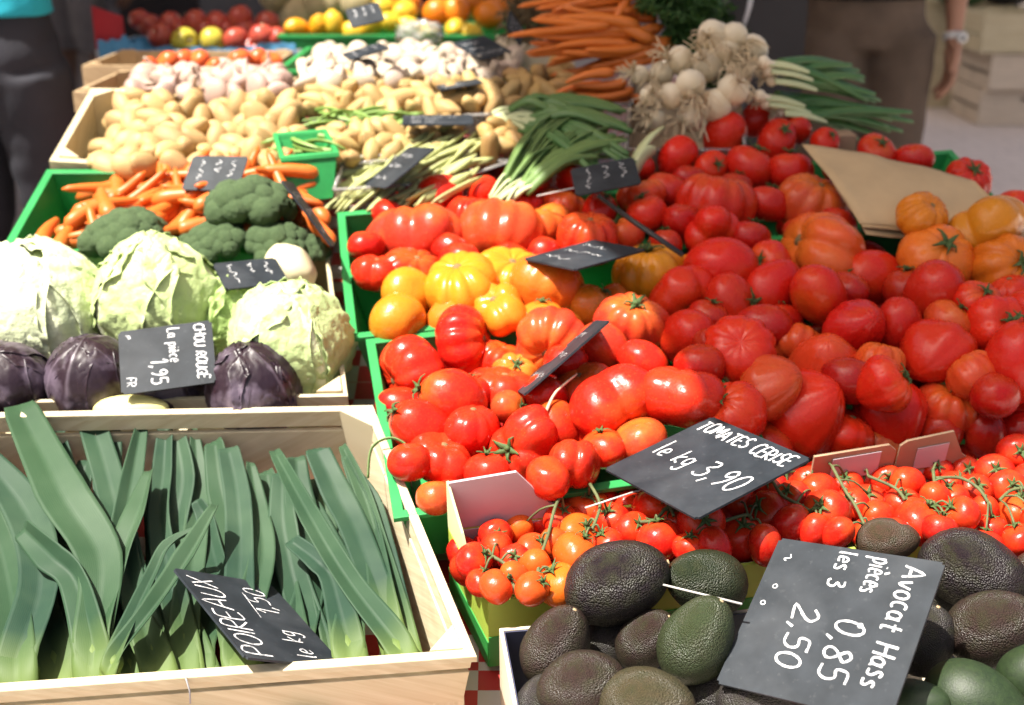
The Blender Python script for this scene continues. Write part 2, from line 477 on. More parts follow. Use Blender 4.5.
# ------------------------------------------------------------------ tomatoes
def tomato_mesh(kind, seed):
    r = random.Random(seed); nl, nm = 72, 30
    creases = []
    if kind == 'round': k, dp, h, dim = r.randint(5, 6), 0.012, 0.87, 0.09
    elif kind == 'ribbed': k, dp, h, dim = r.randint(9, 12), 0.15, 0.80, 0.20
    elif kind == 'heart': k, dp, h, dim = r.randint(9, 11), 0.085, 0.95, 0.10
    elif kind == 'lumpy': k, dp, h, dim = r.randint(4, 6), 0.24, 0.74, 0.20
    else: k, dp, h, dim = r.randint(4, 5), 0.02, 1.05, 0.05
    for i in range(k):
        creases.append((2 * PI * (i + r.uniform(-0.3, 0.3)) / k, dp * r.uniform(0.35, 1.25), r.uniform(0.13, 0.22) * (1.7 if kind == 'lumpy' else (3 if kind in ('round', 'oval') else 1))))
    off = Vector((r.random() * 9, r.random() * 9, r.random() * 9))
    ex = r.uniform(0.0, 0.10) * (2.2 if kind == 'lumpy' else 1)
    vs, ripe = [], []
    def P(th, ph):
        s, c = math.sin(th), math.cos(th)
        rad = s
        if kind == 'heart':
            rad = s * (1.0 + 0.10 * c) ; zz = c * h if c > 0 else -abs(c) ** 1.15 * h * 1.12
            rad *= 1 - 0.16 * max(0, -c)
        elif kind == 'oval': zz = c * h * 1.15; rad = s * 0.92
        else: zz = (abs(c) ** 0.93) * (1 if c > 0 else -1) * h
        cut = 0
        for a, d, w in creases:
            dl = (ph - a + PI) % (2 * PI) - PI
            cut += d * math.exp(-(abs(dl) / w) ** 1.35)
        fade = 0.42 + 0.58 * min(1, max(0, (c + 0.75) / 0.9))
        f = 1 - cut * fade
        zz -= dim * math.exp(-(th / 0.42) ** 2) * (1 if kind != 'heart' else 1.1)
        if kind in ('ribbed', 'lumpy'): zz += 0.10 * math.exp(-((PI - th) / 0.4) ** 2)
        p = Vector((rad * f * math.cos(ph) * (1 + ex), rad * f * math.sin(ph) * (1 - ex), zz * (1 - 0.5 * cut * fade)))
        p *= 1 + 0.05 * noise.noise(p * 1.3 + off) * (2.0 if kind == 'lumpy' else 1)
        return p
    vs.append(P(0, 0)); ripe.append(1.0)
    for i in range(1, nm):
        th = PI * i / nm
        for j in range(nl):
            vs.append(P(th, 2 * PI * j / nl)); ripe.append(max(0, 1 - th / (0.42 * PI)))
    vs.append(P(PI, 0)); ripe.append(0)
    fs = []
    for j in range(nl): fs.append((0, 1 + j, 1 + (j + 1) % nl))
    for i in range(nm - 2):
        for j in range(nl):
            a = 1 + i * nl + j; b = 1 + i * nl + (j + 1) % nl
            fs.append((a, a + nl, b + nl, b))
    e = len(vs) - 1; b0 = 1 + (nm - 2) * nl
    for j in range(nl): fs.append((b0 + j, e, b0 + (j + 1) % nl))
    me = mesh('tomato_' + kind, vs, fs, True, {'ripe': ripe}); me.materials.append(M['tomato'])
    return me, vs[0].z
TOM = {k: [tomato_mesh(k, 31 * i + len(k)) for i in range(n)] for k, n in (('round', 4), ('ribbed', 5), ('heart', 4), ('lumpy', 5), ('oval', 3))}
def calyx_mesh(seed, stem=0.35, wide=0.5):
    r = random.Random(seed); b = MB(); n = 5
    for i in range(n):
        a = 2 * PI * (i + r.uniform(-.2, .2)) / n; l = wide * r.uniform(0.75, 1.15); c = Vector((math.cos(a), math.sin(a), 0)); s = Vector((-c.y, c.x, 0))
        pts = []
        for t in (0, 0.35, 0.7, 1.0):
            w = 0.085 * (1 - t) + 0.008; z = 0.06 + 0.13 * math.sin(t * PI) * r.uniform(0.4, 1.2) + t * t * r.uniform(-0.05, 0.22)
            p = c * (l * t) + Vector((0, 0, z)); pts += [p - s * w, p + Vector((0, 0, 0.02)), p + s * w]
        vs = pts + [p - Vector((0, 0, 0.025)) for p in pts]; m_ = len(pts); fs = []
        for q in range(3):
            for e in range(2):
                i0 = q * 3 + e; fs.append((i0, i0 + 1, i0 + 4, i0 + 3)); fs.append((i0 + m_ + 3, i0 + m_ + 4, i0 + m_ + 1, i0 + m_))
            fs.append((q * 3, q * 3 + 3, q * 3 + 3 + m_, q * 3 + m_)); fs.append((q * 3 + 2 + m_, q * 3 + 5 + m_, q * 3 + 5, q * 3 + 2))
        b.add(vs, fs)
    bend = Vector((r.uniform(-.15, .15), r.uniform(-.15, .15), 0))
    b.tube([(0, 0, 0.0), bend * 0.5 + Vector((0, 0, stem * 0.5)), bend + Vector((0, 0, stem))], [0.075, 0.06, 0.07], 6)
    me = mesh('calyx', b.v, b.f, True); me.materials.append(M['calyx']); return me
mb = MB(); mb.tube([(0, 0, -.05), (0, 0, .0), (0, 0, .03)], [.13, .11, .05], 9); SCAR = mesh('stem_scar', mb.v, mb.f); SCAR.materials.append(plain('corky_scar', (0.22, 0.15, 0.06), .8, .5, 30))
CALYX = [calyx_mesh(i, 0.22, 0.42) for i in range(4)]

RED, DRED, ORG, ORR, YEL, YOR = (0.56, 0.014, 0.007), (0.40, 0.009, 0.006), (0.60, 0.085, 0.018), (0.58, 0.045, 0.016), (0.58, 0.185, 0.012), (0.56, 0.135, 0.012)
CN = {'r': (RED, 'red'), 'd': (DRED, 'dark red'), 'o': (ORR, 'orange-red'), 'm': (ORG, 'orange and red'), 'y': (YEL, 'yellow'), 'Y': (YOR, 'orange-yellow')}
KN = {'R': ('round', 'round'), 'B': ('ribbed', 'ribbed'), 'H': ('heart', 'heart-shaped'), 'L': ('lumpy', 'lobed'), 'O': ('oval', 'oval')}
# (px, py, width px, kind, colour, stem direction, calyx shows, tray)
A, B_, C_, D_, E_ = 'front green tray', 'yellow tomato tray', 'third green tray', 'shaded middle heap', 'rear heap'
TL = [
 (413,374,68,'B','r',(-.8,-.3,.4),0,A),(464,342,64,'B','r',(.9,.15,.2),0,A),(499,362,46,'B','r',(.3,.8,.3),0,A),(452,400,60,'O','r',(-.8,.3,.3),0,A),
 (503,393,62,'L','r',(.1,.9,.2),0,A),(515,374,42,'B','m',(.1,.6,.7),1,A),(422,429,56,'O','r',(-.7,.5,.4),1,A),(471,433,54,'H','r',(.1,.9,.3),0,A),
 (508,407,36,'R','o',(.7,.1,.5),1,A),(522,450,70,'L','r',(-.6,.1,.7),1,A),(441,459,58,'L','r',(.2,.7,.3),0,A),(550,343,68,'B','o',(-.2,-.5,.8),0,A),
 (487,474,46,'R','r',(0,1,.2),0,A),(436,498,40,'R','o',(0,1,0),0,A),(583,388,54,'L','o',(-.3,.8,.4),0,A),(612,411,84,'L','r',(.5,-.6,.5),1,A),
 (556,430,52,'O','r',(-.2,1,.2),0,A),(575,464,58,'L','r',(.1,.8,-.2),0,A),(643,364,50,'R','r',(.4,.4,-.5),0,A),(680,396,78,'L','r',(.1,1,.1),0,A),
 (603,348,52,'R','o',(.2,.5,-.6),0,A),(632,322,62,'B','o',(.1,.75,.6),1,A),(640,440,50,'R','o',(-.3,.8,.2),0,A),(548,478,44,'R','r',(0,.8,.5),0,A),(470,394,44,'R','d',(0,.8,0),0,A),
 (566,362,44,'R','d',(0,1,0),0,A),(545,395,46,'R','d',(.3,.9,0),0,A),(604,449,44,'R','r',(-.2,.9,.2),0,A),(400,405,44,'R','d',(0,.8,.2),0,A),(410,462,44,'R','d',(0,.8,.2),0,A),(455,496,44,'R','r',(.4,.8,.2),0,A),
 (684,297,62,'L','r',(.3,-.5,.4),0,D_),(688,337,60,'R','r',(.6,.3,-.3),0,D_),(722,268,60,'O','r',(.8,-.1,.1),0,D_),(733,306,60,'R','r',(.6,.1,.7),1,D_),
 (739,352,66,'B','r',(.1,-.35,-.9),0,D_),(769,264,46,'R','r',(-.4,.1,.5),0,D_),(773,288,52,'O','r',(-.6,-.4,.4),0,D_),(818,295,58,'R','r',(-.5,-.5,.3),0,D_),
 (821,251,92,'L','m',(-.8,.35,.2),0,D_),(871,277,56,'O','r',(-.8,.05,.5),1,D_),(856,327,58,'H','r',(-.2,-.2,-.8),0,D_),(797,345,46,'B','o',(.2,.6,-.3),0,D_),
 (764,327,50,'R','d',(.1,.6,-.2),0,D_),(770,386,62,'H','o',(-.7,-.3,-.5),0,D_),(826,367,68,'H','o',(.1,-.6,-.6),0,D_),(803,412,80,'H','r',(-.5,-.4,-.5),0,D_),
 (735,416,60,'H','r',(-.5,.5,.5),1,D_),(897,327,50,'O','r',(0,-.7,-.5),0,D_),(935,294,66,'R','r',(.3,.4,-.6),0,D_),(934,262,68,'H','m',(.1,.45,.8),1,D_),
 (922,216,48,'B','Y',(.3,.4,.5),0,D_),(984,228,70,'L','y',(-.3,.6,-.1),0,D_),(1006,269,62,'B','Y',(.3,.2,.8),1,D_),(976,303,44,'H','r',(.2,.5,.7),1,D_),
 (1011,299,46,'H','r',(-.2,.8,.3),0,D_),(935,353,68,'H','r',(.6,.5,-.5),0,D_),(880,362,48,'B','o',(.2,.9,.1),0,D_),(892,414,66,'H','r',(-.1,.8,-.3),0,D_),
 (949,407,64,'B','o',(0,.8,.55),1,D_),(974,376,52,'B','o',(-.4,.6,-.3),0,D_),(883,386,50,'H','r',(.7,.4,.3),1,D_),(999,330,60,'L','r',(.2,.3,.9),1,D_),
 (1018,362,66,'O','r',(.1,.8,.2),0,D_),(1006,429,56,'R','r',(-.8,-.3,.3),1,D_),(972,448,50,'R','d',(0,.8,.3),0,D_),(948,322,46,'R','o',(.4,.6,.3),0,D_),
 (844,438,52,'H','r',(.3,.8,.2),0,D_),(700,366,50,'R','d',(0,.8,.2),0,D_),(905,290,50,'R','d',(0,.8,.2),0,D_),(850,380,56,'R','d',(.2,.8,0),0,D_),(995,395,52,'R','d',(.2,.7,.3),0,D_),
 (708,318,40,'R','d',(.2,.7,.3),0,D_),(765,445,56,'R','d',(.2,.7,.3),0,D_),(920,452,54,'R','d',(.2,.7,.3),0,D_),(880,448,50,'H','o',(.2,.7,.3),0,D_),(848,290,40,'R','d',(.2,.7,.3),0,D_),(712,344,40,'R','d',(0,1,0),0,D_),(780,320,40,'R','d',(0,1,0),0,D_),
 (1030,310,54,'R','r',(0,1,0),0,D_),(1035,400,60,'R','r',(0,1,0),0,D_),(1040,260,60,'B','Y',(0,1,0),0,D_),(1045,345,60,'R','r',(0,1,0),0,D_),(1040,440,60,'R','r',(0,1,0),0,D_),
 (462,287,70,'B','y',(-.2,.8,.5),0,B_),(508,280,70,'B','y',(.2,.75,.55),0,B_),(498,309,54,'L','Y',(-.3,.6,.6),0,B_),(546,290,66,'H','Y',(.3,.9,.1),0,B_),(408,293,52,'R','Y',(.4,.2,.6),0,B_),(398,322,58,'R','Y',(.7,-.3,.4),0,B_),
 (592,307,48,'R','y',(.4,.5,.2),0,B_),(650,273,68,'B','y',(-.1,.85,.3),1,B_),(692,269,34,'R','Y',(0,1,0),0,B_),(542,320,44,'R','Y',(0,1,.3),0,B_),(450,318,44,'R','Y',(-.3,.5,.6),0,B_),(615,300,36,'R','Y',(.5,.5,.2),0,B_),
 (413,236,78,'L','o',(0,.8,-.2),0,C_),(366,246,36,'R','r',(0,1,.1),0,C_),(376,272,42,'L','r',(.1,.9,.3),0,C_),(412,272,54,'B','r',(.3,.7,.5),0,C_),
 (438,196,46,'R','r',(-.3,.9,-.2),0,C_),(484,192,34,'R','r',(-.7,.7,-.1),0,C_),(470,216,52,'B','r',(.1,.9,.1),0,C_),(501,236,78,'B','o',(.1,.7,-.4),0,C_),
 (533,187,34,'R','r',(.4,.8,.1),0,C_),(517,208,46,'L','r',(0,.9,.1),0,C_),(548,224,50,'L','m',(-.2,.8,.3),0,C_),(588,238,58,'B','r',(.1,.8,.4),0,C_),
 (625,236,38,'R','o',(-.5,.7,.3),1,C_),(574,180,38,'R','r',(.3,.9,.2),0,C_),(562,206,42,'L','o',(.3,.8,0),0,C_),(600,211,38,'R','r',(.3,.7,.5),1,C_),(450,250,40,'R','d',(.3,.7,0),0,C_),(545,255,40,'R','d',(.3,.7,0),0,C_),(390,215,34,'R','r',(.3,.7,0),0,C_),(512,262,44,'R','d',(.3,.7,0),0,C_),(460,262,44,'R','d',(.1,.9,0),0,C_),
 (678,158,44,'R','r',(.7,-.5,.3),1,E_),(725,136,46,'R','r',(.7,-.4,.4),1,E_),(758,118,38,'R','r',(.6,-.5,.3),0,E_),(711,168,34,'R','r',(.3,.1,.9),1,E_),
 (749,167,44,'R','r',(.4,.8,.3),1,E_),(777,141,42,'R','r',(.2,.4,.9),1,E_),(796,130,32,'R','r',(.2,.8,-.2),0,E_),(790,171,42,'R','r',(0,1,.2),1,E_),
 (716,204,74,'B','r',(.15,.9,.15),0,E_),(768,204,40,'R','r',(.3,.9,0),0,E_),(666,191,40,'R','r',(.3,.9,0),0,E_),(641,196,42,'L','o',(-.2,.9,.1),0,E_),
 (647,214,44,'R','r',(-.3,.8,.2),0,E_),(712,235,50,'L','r',(.2,-.5,.6),0,E_),(813,204,62,'B','m',(.25,.75,.5),0,E_),(750,238,38,'R','d',(.2,.8,0),0,E_),(800,232,32,'R','o',(.2,.8,0),0,E_),
 (682,222,40,'R','d',(.2,.8,0),0,E_),(825,142,28,'R','r',(.3,.4,.8),1,E_),(840,168,36,'R','r',(.2,.8,0),0,E_),(690,180,34,'R','d',(.2,.8,0),0,E_),(735,188,36,'R','d',(.2,.8,0),0,E_),(836,225,40,'R','d',(.2,.8,0),0,E_),(640,168,30,'R','r',(0,.9,0),0,E_),(665,245,36,'R','d',(0,.9,0),0,E_),
 (877,153,38,'R','r',(.1,.5,.8),1,E_),(914,159,36,'R','r',(.1,.9,0),0,E_),(969,179,40,'B','r',(.1,.5,.8),1,E_),(1016,206,36,'R','r',(.1,.9,0),0,E_),
]
def heap_off(px, py, tray):
    if tray == A: return -0.012 + 0.03 * max(0, min(1, (px - 420) / 200))
    if tray == B_: return 0.0
    if tray == C_: return 0.012
    if tray == D_ and py > 420 and px > 740: return -0.01
    if tray == D_: return 0.075 if (py < 232 and px > 900) else 0.03
    return 0.02
tom = []
for i, (px, py, w, k, c, sd, cal, tray) in enumerate(TL):
    p = surf(px, py, heap_off(px, py, tray))
    tom.append([p, 0.5 * w / F * depth(p)])
# ease touching ones apart along the line of sight: lower in the picture = nearer
P = np.array([list(t[0]) for t in tom]); R = np.array([t[1] for t in tom])
cam = np.array(list(CAM)); D0 = np.linalg.norm(P - cam, axis=1); U = (P - cam) / D0[:, None]; D = D0.copy(); R0 = R / D0
py_ = np.array([t[1] for t in TL], float)
for it in range(60):
    P = cam + U * D[:, None]; R = R0 * D
    dv = P[:, None] - P[None]; ds = np.linalg.norm(dv, axis=2) + 1e-9
    need = 0.86 * (R[:, None] + R[None]) - ds; np.fill_diagonal(need, 0); need = np.clip(need, 0, None)
    sgn = np.sign(py_[None] - py_[:, None])          # + : i is higher in the picture, so pushed away
    D = D + 0.25 * (sgn * need).sum(1); D = np.clip(D, D0 - 0.045, D0 + 0.06)
for i, t_ in enumerate(TL):                      # those behind the card flaps stay behind them
    if t_[7] == D_ and t_[0] > 740 and t_[1] > 395:
        yb = 1.335 + .10 * (t_[0] - 820) / 300
        while (cam + U[i] * D[i])[1] < yb + R0[i] * D[i] * 1.1: D[i] += .004
P = cam + U * D[:, None]; R = R0 * D
looks = {}
for i, (px, py, w, k, c, sd, cal, tray) in enumerate(TL):
    kind, kname = KN[k]; col, cname = CN[c]
    me, ztop = TOM[kind][(i * 7 + int(px)) % len(TOM[kind])]
    o = obj('tomato', me, None, None, Vector(P[i]))
    q = cdir(*sd).to_track_quat('Z', 'Y') @ Quaternion((0, 0, 1), rnd.uniform(0, 6.28))
    o.rotation_mode = 'QUATERNION'; o.rotation_quaternion = q
    s = R[i] * {'R': 1.05, 'B': 1.18, 'H': 1.1, 'L': 1.2, 'O': 1.1}[k]; o.scale = (s * rnd.uniform(.93, 1.08), s * rnd.uniform(.93, 1.08), s * rnd.uniform(.92, 1.04))
    v = 1 + rnd.uniform(-0.16, 0.14)
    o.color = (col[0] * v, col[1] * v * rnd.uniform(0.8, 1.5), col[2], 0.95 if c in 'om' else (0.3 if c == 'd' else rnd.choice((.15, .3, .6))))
    if cal:
        cm = CALYX[i % 4]; q_ = obj('calyx', cm, None, o); q_.location = (0, 0, ztop - 0.03); q_.rotation_euler = (0, 0, i)
    elif i % 3 == 0 and k in 'RO':
        q_ = obj('calyx', CALYX[i % 4], None, o); q_.location = (0, 0, ztop - 0.03)
    elif k in 'BHL':
        q_ = obj('stem_scar', SCAR, None, o); q_.location = (0, 0, ztop + .015)
    size = 'large ' if w >= 72 else ('small ' if w <= 40 else '')
    o['category'] = 'tomato'
    looks.setdefault((size + kname + ' ' + cname, tray), []).append((px, o))
for (d, tray), L in looks.items():
    L.sort(key=lambda t: t[0])
    for i, (px, o) in enumerate(L):
        if len(L) == 1: lab = f'only {d} tomato in the {tray}'
        else: lab = f'{ordn(i)} from the left of the {d} tomatoes in the {tray}'
        tag(o, lab, 'tomato', 'tomatoes in the ' + tray)
# the layer below, glimpsed in the gaps
gaps = [(x, y) for y in (200, 225, 262, 292, 318, 345, 374, 404, 434) for x in range(400, 1040, 48)]
for gx, gy in gaps:
    gx += rnd.uniform(-14, 14)
    if gy < 250 and gx > 840: continue
    if 325 > gy > 255 and gx < 680: continue
    if gy > 400 and gx > 620 and gx < 700: continue
    lo = 395 if gy > 320 else 370
    if gx < lo: continue
    p = surf(gx, gy, -0.050)
    me, _ = TOM['round'][rnd.randrange(4)]
    o = obj('tomato', me, None, None, p); s = 0.030; o.scale = (s, s, s); o.color = (*DRED, 0.2)
    o.rotation_euler = (rnd.uniform(-2, 2), rnd.uniform(-2, 2), 0)
    tag(o, 'dark red tomato half buried in a gap under the heaped tomatoes', 'tomato', 'tomatoes buried in the heap')

# ------------------------------------------------------------------ green trays
open_box('green_tray', 'green tray of big red tomatoes, the one nearest the leek crate', 'tray', quad_on_ramp((-0.121, 1.205), 11, 0.42, 0.305), 0.085, 0.004, M['green'], 0.10, rim=(0.007, 0.004), group='green trays')
open_box('green_tray', 'green tray holding yellow tomatoes between two trays of red ones', 'tray', quad_on_ramp((-0.203, 1.518), 10, 0.42, 0.135), 0.085, 0.004, M['green'], 0.10, rim=(0.007, 0.004), group='green trays')
open_box('green_tray', 'green tray of red tomatoes behind the yellow ones', 'tray', quad_on_ramp((-0.228, 1.662), 9, 0.42, 0.15), 0.085, 0.004, M['green'], 0.10, rim=(0.007, 0.004), group='green trays')
open_box('green_tray', 'green tray under the paper bags at the back corner of the stall', 'tray', quad_on_ramp((0.20, 1.74), 9, 0.55, 0.20, -0.012), 0.08, 0.004, M['green'], 0.10, rim=(0.007, 0.004), group='green trays')
open_box('green_tray', 'green tray hidden under the shaded heap of tomatoes behind the grey card flaps', 'tray', quad_on_ramp((0.30, 1.36), 9, 0.46, 0.36, -0.055), 0.06, 0.004, M['green'], 0.10, rim=(0.007, 0.004), group='green trays')

# ------------------------------------------------------------------ wooden crates of the left column
wood_bands = ((0, 0.42), (0.50, 1.0))
qL = [surf(-45, 694), surf(473, 656), surf(371, 408), surf(-52, 416)]
leek_crate = open_box('wooden_crate', 'pale wooden crate full of leeks', 'crate', qL, 0.125, 0.007, M['wood'], 0.06, bands=((0, 0.16), (0.21, 1.0)), rim=(0.003, 0.006), post=True, group='pale wooden crates')
qC = [surf(-60, 404, -0.01), surf(348, 396, -0.01), surf(327, 240, -0.02), surf(-25, 255, -0.02)]
open_box('wooden_crate', 'pale wooden crate of cabbages behind the leeks', 'crate', qC, 0.11, 0.006, M['wood'], 0.0, bands=wood_bands, post=True, group='pale wooden crates')
q = [Vector((-0.715, 1.66, rim_z(1.66))), Vector((-0.335, 1.66, rim_z(1.66))), Vector((-0.345, 1.935, rim_z(1.935))), Vector((-0.722, 1.935, rim_z(1.935)))]
open_box('green_tray', 'green tray of loose carrots behind the broccoli', 'tray', q, 0.085, 0.004, M['green'], 0.06, rim=(0.008, 0.004), group='green trays')
q = [Vector((-0.728, 1.95, rim_z(1.95) + .012)), Vector((-0.36, 1.95, rim_z(1.95) - .008)), Vector((-0.37, 2.22, rim_z(2.2) + .004)), Vector((-0.738, 2.22, rim_z(2.2) + .012))]
open_box('wooden_crate', 'pale wooden crate of small potatoes behind the loose carrots', 'crate', q, 0.10, 0.012, M['wood'], 0.0, bands=((0, 0.62), (0.68, 1.0)), post=True, group='pale wooden crates')
def zq(x0, x1, y0, y1, z): return [Vector((x0, y0, z)), Vector((x1, y0, z)), Vector((x1, y1, z)), Vector((x0, y1, z))]
open_box('wooden_crate', 'low aged wooden crate of garlic behind the potatoes', 'crate', zq(-0.80, -0.42, 2.30, 2.58, 0.868), 0.09, 0.008, M['oldwood'], 0.0, bands=wood_bands, post=True, group='aged wooden crates')
open_box('wooden_crate', 'aged wooden crate of orange-red tomatoes below the apple box', 'crate', zq(-0.90, -0.50, 2.66, 2.93, 0.87), 0.11, 0.008, M['oldwood'], 0.0, bands=wood_bands, post=True, group='aged wooden crates')

# ------------------------------------------------------------------ cherry tomato box and avocado box
def rp(x, y, off=0): return Vector((x, y, rim_z(y) + off))
qB = [surf(488, 603, -0.012), surf(1085, 515, -0.012), surf(1085, 445, -0.012), surf(448, 528, -0.012)]
cherry = open_box('fruit_box', 'lime green printed card box of cherry tomatoes on the vine', 'box', qB, 0.10, 0.004, M['lime'], 0.0, M['lav'], group='card fruit boxes', mats={3: M['lime']})
n_ = (qB[1] - qB[0]).cross(qB[3] - qB[0]).normalized()
def card(name, a, b, h0, h1, mat, parent, t=0.004, mid=None, back=None):
    """upright card between ground points a and b, with its top edge height varying; thickness along back"""
    a, b = Vector(a), Vector(b); d = (b - a); nn = n_
    back = back or d.cross(nn).normalized()
    mb = MB(); k = len(h1) - 1
    for i in range(k):
        p0 = a + d * (h1[i][0]); p1 = a + d * (h1[i + 1][0])
        lo = [p0 + nn * h0, p1 + nn * h0, p1 + nn * h0 + back * t, p0 + nn * h0 + back * t]
        hi = [p0 + nn * h1[i][1], p1 + nn * h1[i + 1][1], p1 + nn * h1[i + 1][1] + back * t, p0 + nn * h1[i][1] + back * t]
        mb.hexa(lo + hi)
    return rel(mb, parent).build(name, mat, parent)
# raised corner of the box at the back left, and its two raised flaps at the back
bl, br, fl = qB[3], qB[2], qB[0]
ex = (br - bl).normalized(); ey = (bl - fl).normalized()
card('corner_flap', bl + ex * 0.002 - ey * 0.001, bl + ex * 0.14 - ey * 0.001, 0.001, [(0, 0.068), (0.52, 0.072), (0.78, 0.022), (1, 0.0)], M['lav'], cherry, 0.003)
card('corner_flap', bl - ey * 0.06 + ex * 0.0, bl - ex * 0.0, 0.001, [(0, 0.002), (0.3, 0.030), (1, 0.068)], M['limewhite'], cherry, 0.003)
def along_back(px):  # distance fraction on the back rim for a picture column
    best = min(range(201), key=lambda i: abs(proj(bl.lerp(br, i / 200))[0] - px)); return bl.lerp(br, best / 200)
for x0, x1, prof in ((806, 889, [(0, 0.040), (0.9, 0.044), (1, 0.034)]), (891, 968, [(0, 0.040), (0.08, 0.046), (0.66, 0.052), (0.85, 0.016), (1, 0.004)])):
    a, b = along_back(x0), along_back(x1)
    card('back_flap', a - ey * 0.002, b - ey * 0.002, 0.001, prof, M['card'], cherry, 0.003)
    c0, c1 = a.lerp(b, 0.22), a.lerp(b, 0.80 if x0 < 850 else 0.62)
    card('flap_lining', c0 - ey * 0.0056, c1 - ey * 0.0056, 0.004, [(0, 0.034), (1, 0.037)], M['lav'], cherry, 0.001)
a, b = qB[0], qB[1]
mbx = MB()
nf = (qB[3] - qB[0]).normalized()
def strip(p0, p1, z0, z1, mat, nm, th=0.0012, parent=cherry, out=None):
    d = (out or -nf) * 1.0
    mb = MB(); lo = [p0 - n_ * z1, p1 - n_ * z1, p1 - n_ * z1 + d * th, p0 - n_ * z1 + d * th]
    hi = [p0 - n_ * z0, p1 - n_ * z0, p1 - n_ * z0 + d * th, p0 - n_ * z0 + d * th]
    mb.hexa(lo + hi); return rel(mb, parent).build(nm, mat, parent)
strip(a, b, 0.052, 0.098, M['darkgreen'], 'printed_band')
strip(qB[3], qB[0], 0.060, 0.098, M['darkgreen'], 'printed_band', out=-ex)
fb = [surf(975, 530, -0.008), surf(1060, 560, -0.014)]
mb = MB(); mb.hexa([fb[0], fb[1], fb[1] + Vector((0.01, -0.02, -.004)), fb[0] + Vector((0.0, -0.018, -.004))] + [p + Vector((0, 0, .003)) for p in (fb[0], fb[1], fb[1] + Vector((0.01, -0.02, -.004)), fb[0] + Vector((0.0, -0.018, -.004)))])
rel(mb, cherry).build('folded_flap', M['cream'], cherry)

# trusses of cherry tomatoes: each truss is one thing (stalk + its tomatoes)
CH = [(474,561,38,'r'),(496,549,36,'r'),(517,530,34,'o'),(496,587,36,'o'),(543,519,36,'r'),(549,495,40,'r'),(532,549,34,'o'),(534,568,36,'o'),(532,589,36,'o'),(577,534,42,'O'),(575,554,46,'O'),(560,585,46,'O'),(587,510,48,'o'),(496,534,32,'d'),(515,559,32,'d'),(560,520,34,'r'),(556,545,34,'o'),(515,578,32,'o'),(480,583,30,'r'),
 (652,510,44,'r'),(660,540,46,'r'),(633,529,36,'r'),(701,523,46,'r'),(741,540,48,'r'),(690,548,34,'r'),(739,504,38,'r'),(769,514,48,'d'),(794,497,36,'d'),(811,483,36,'r'),(814,531,30,'r'),(715,548,36,'d'),(675,520,36,'d'),(765,545,36,'d'),(790,525,38,'d'),(612,520,38,'r'),(630,505,34,'r'),(608,545,36,'r'),(770,488,36,'d'),
 (827,511,46,'d'),(863,477,36,'r'),(837,533,32,'r'),(852,505,36,'r'),(888,480,32,'r'),(908,484,36,'r'),(903,503,34,'r'),(918,522,50,'r'),(937,469,30,'d'),(952,499,36,'r'),(961,514,38,'r'),(954,486,32,'r'),(1018,452,38,'r'),(995,471,36,'r'),(1008,488,38,'r'),(1018,512,40,'o'),(869,503,40,'r'),(822,475,34,'r'),(984,512,32,'r'),(993,530,30,'r'),(820,492,40,'r'),(880,520,38,'r'),(935,500,34,'r'),(975,490,34,'d'),(845,485,34,'r'),(870,535,36,'r'),(985,545,34,'r'),(1020,540,36,'r'),(1035,480,40,'r'),(1040,520,40,'r'),(965,470,30,'d'),(785,475,34,'d'),(895,535,36,'r'),(940,530,36,'d')]
STEMS = [([(492,556),(507,566),(512,582),(520,600)],'at the card box corner beside the raised grey flap'),
 ([(566,488),(556,505),(548,535),(540,560),(535,594)],'with orange fruit on a long upright stalk beside the corner flap'),
 ([(590,484),(600,505),(592,530)],'behind the big dark avocado on the box edge'),
 ([(640,522),(655,520),(668,507),(674,516)],'just under the lower corner of the cherry tomato price slate'),
 ([(690,540),(715,525),(745,515),(752,520)],'between the two slates, with one big bright fruit'),
 ([(772,480),(782,495),(800,505),(812,512)],'in the shadow beside the cherry tomato price slate'),
 ([(832,466),(845,490),(855,505),(866,528)],'on a straight pale stalk in front of the grey card flap'),
 ([(868,476),(895,488),(905,500)],'with small fruit in front of the gap between the two card flaps'),
 ([(933,470),(935,490),(933,508)],'on a short upright stalk behind the dark glossy avocado'),
 ([(936,478),(960,478),(978,488),(988,502)],'on an arching stalk near the end of the card flaps'),
 ([(1000,500),(1012,490),(1030,488)],'with bright fruit piled at the box end above the folded flap')]
CHME = [TOM['round'][0][0], TOM['round'][1][0], TOM['oval'][0][0], TOM['round'][2][0]]
trs = [[] for _ in STEMS]
for c in CH:
    j = min(range(len(STEMS)), key=lambda j: min((c[0] - x) ** 2 + (c[1] - y) ** 2 for x, y in STEMS[j][0]))
    trs[j].append(c)
CC = {'r': RED, 'o': (0.58, 0.055, 0.010), 'O': (0.60, 0.085, 0.010), 'd': DRED}
# ease cherries apart as well
cp = [(surf(c[0], c[1], 0.002), c) for c in CH]
Pc = np.array([list(p) for p, c in cp]); Dc0 = np.linalg.norm(Pc - cam, axis=1); Uc = (Pc - cam) / Dc0[:, None]
Rc0 = np.array([0.5 * c[2] / F * depth(p) for p, c in cp]) / Dc0; Dc = Dc0.copy(); pyc = np.array([c[1] for c in CH], float) + np.arange(len(CH)) * 1e-3
for it in range(60):
    Pc = cam + Uc * Dc[:, None]; Rc = Rc0 * Dc
    dv = Pc[:, None] - Pc[None]; ds = np.linalg.norm(dv, axis=2) + 1e-9
    need = 0.9 * (Rc[:, None] + Rc[None]) - ds; np.fill_diagonal(need, 0); need = np.clip(need, 0, None)
    Dc = Dc + 0.25 * (np.sign(pyc[None] - pyc[:, None]) * need).sum(1); Dc = np.clip(Dc, Dc0 - 0.03, Dc0 + 0.04)
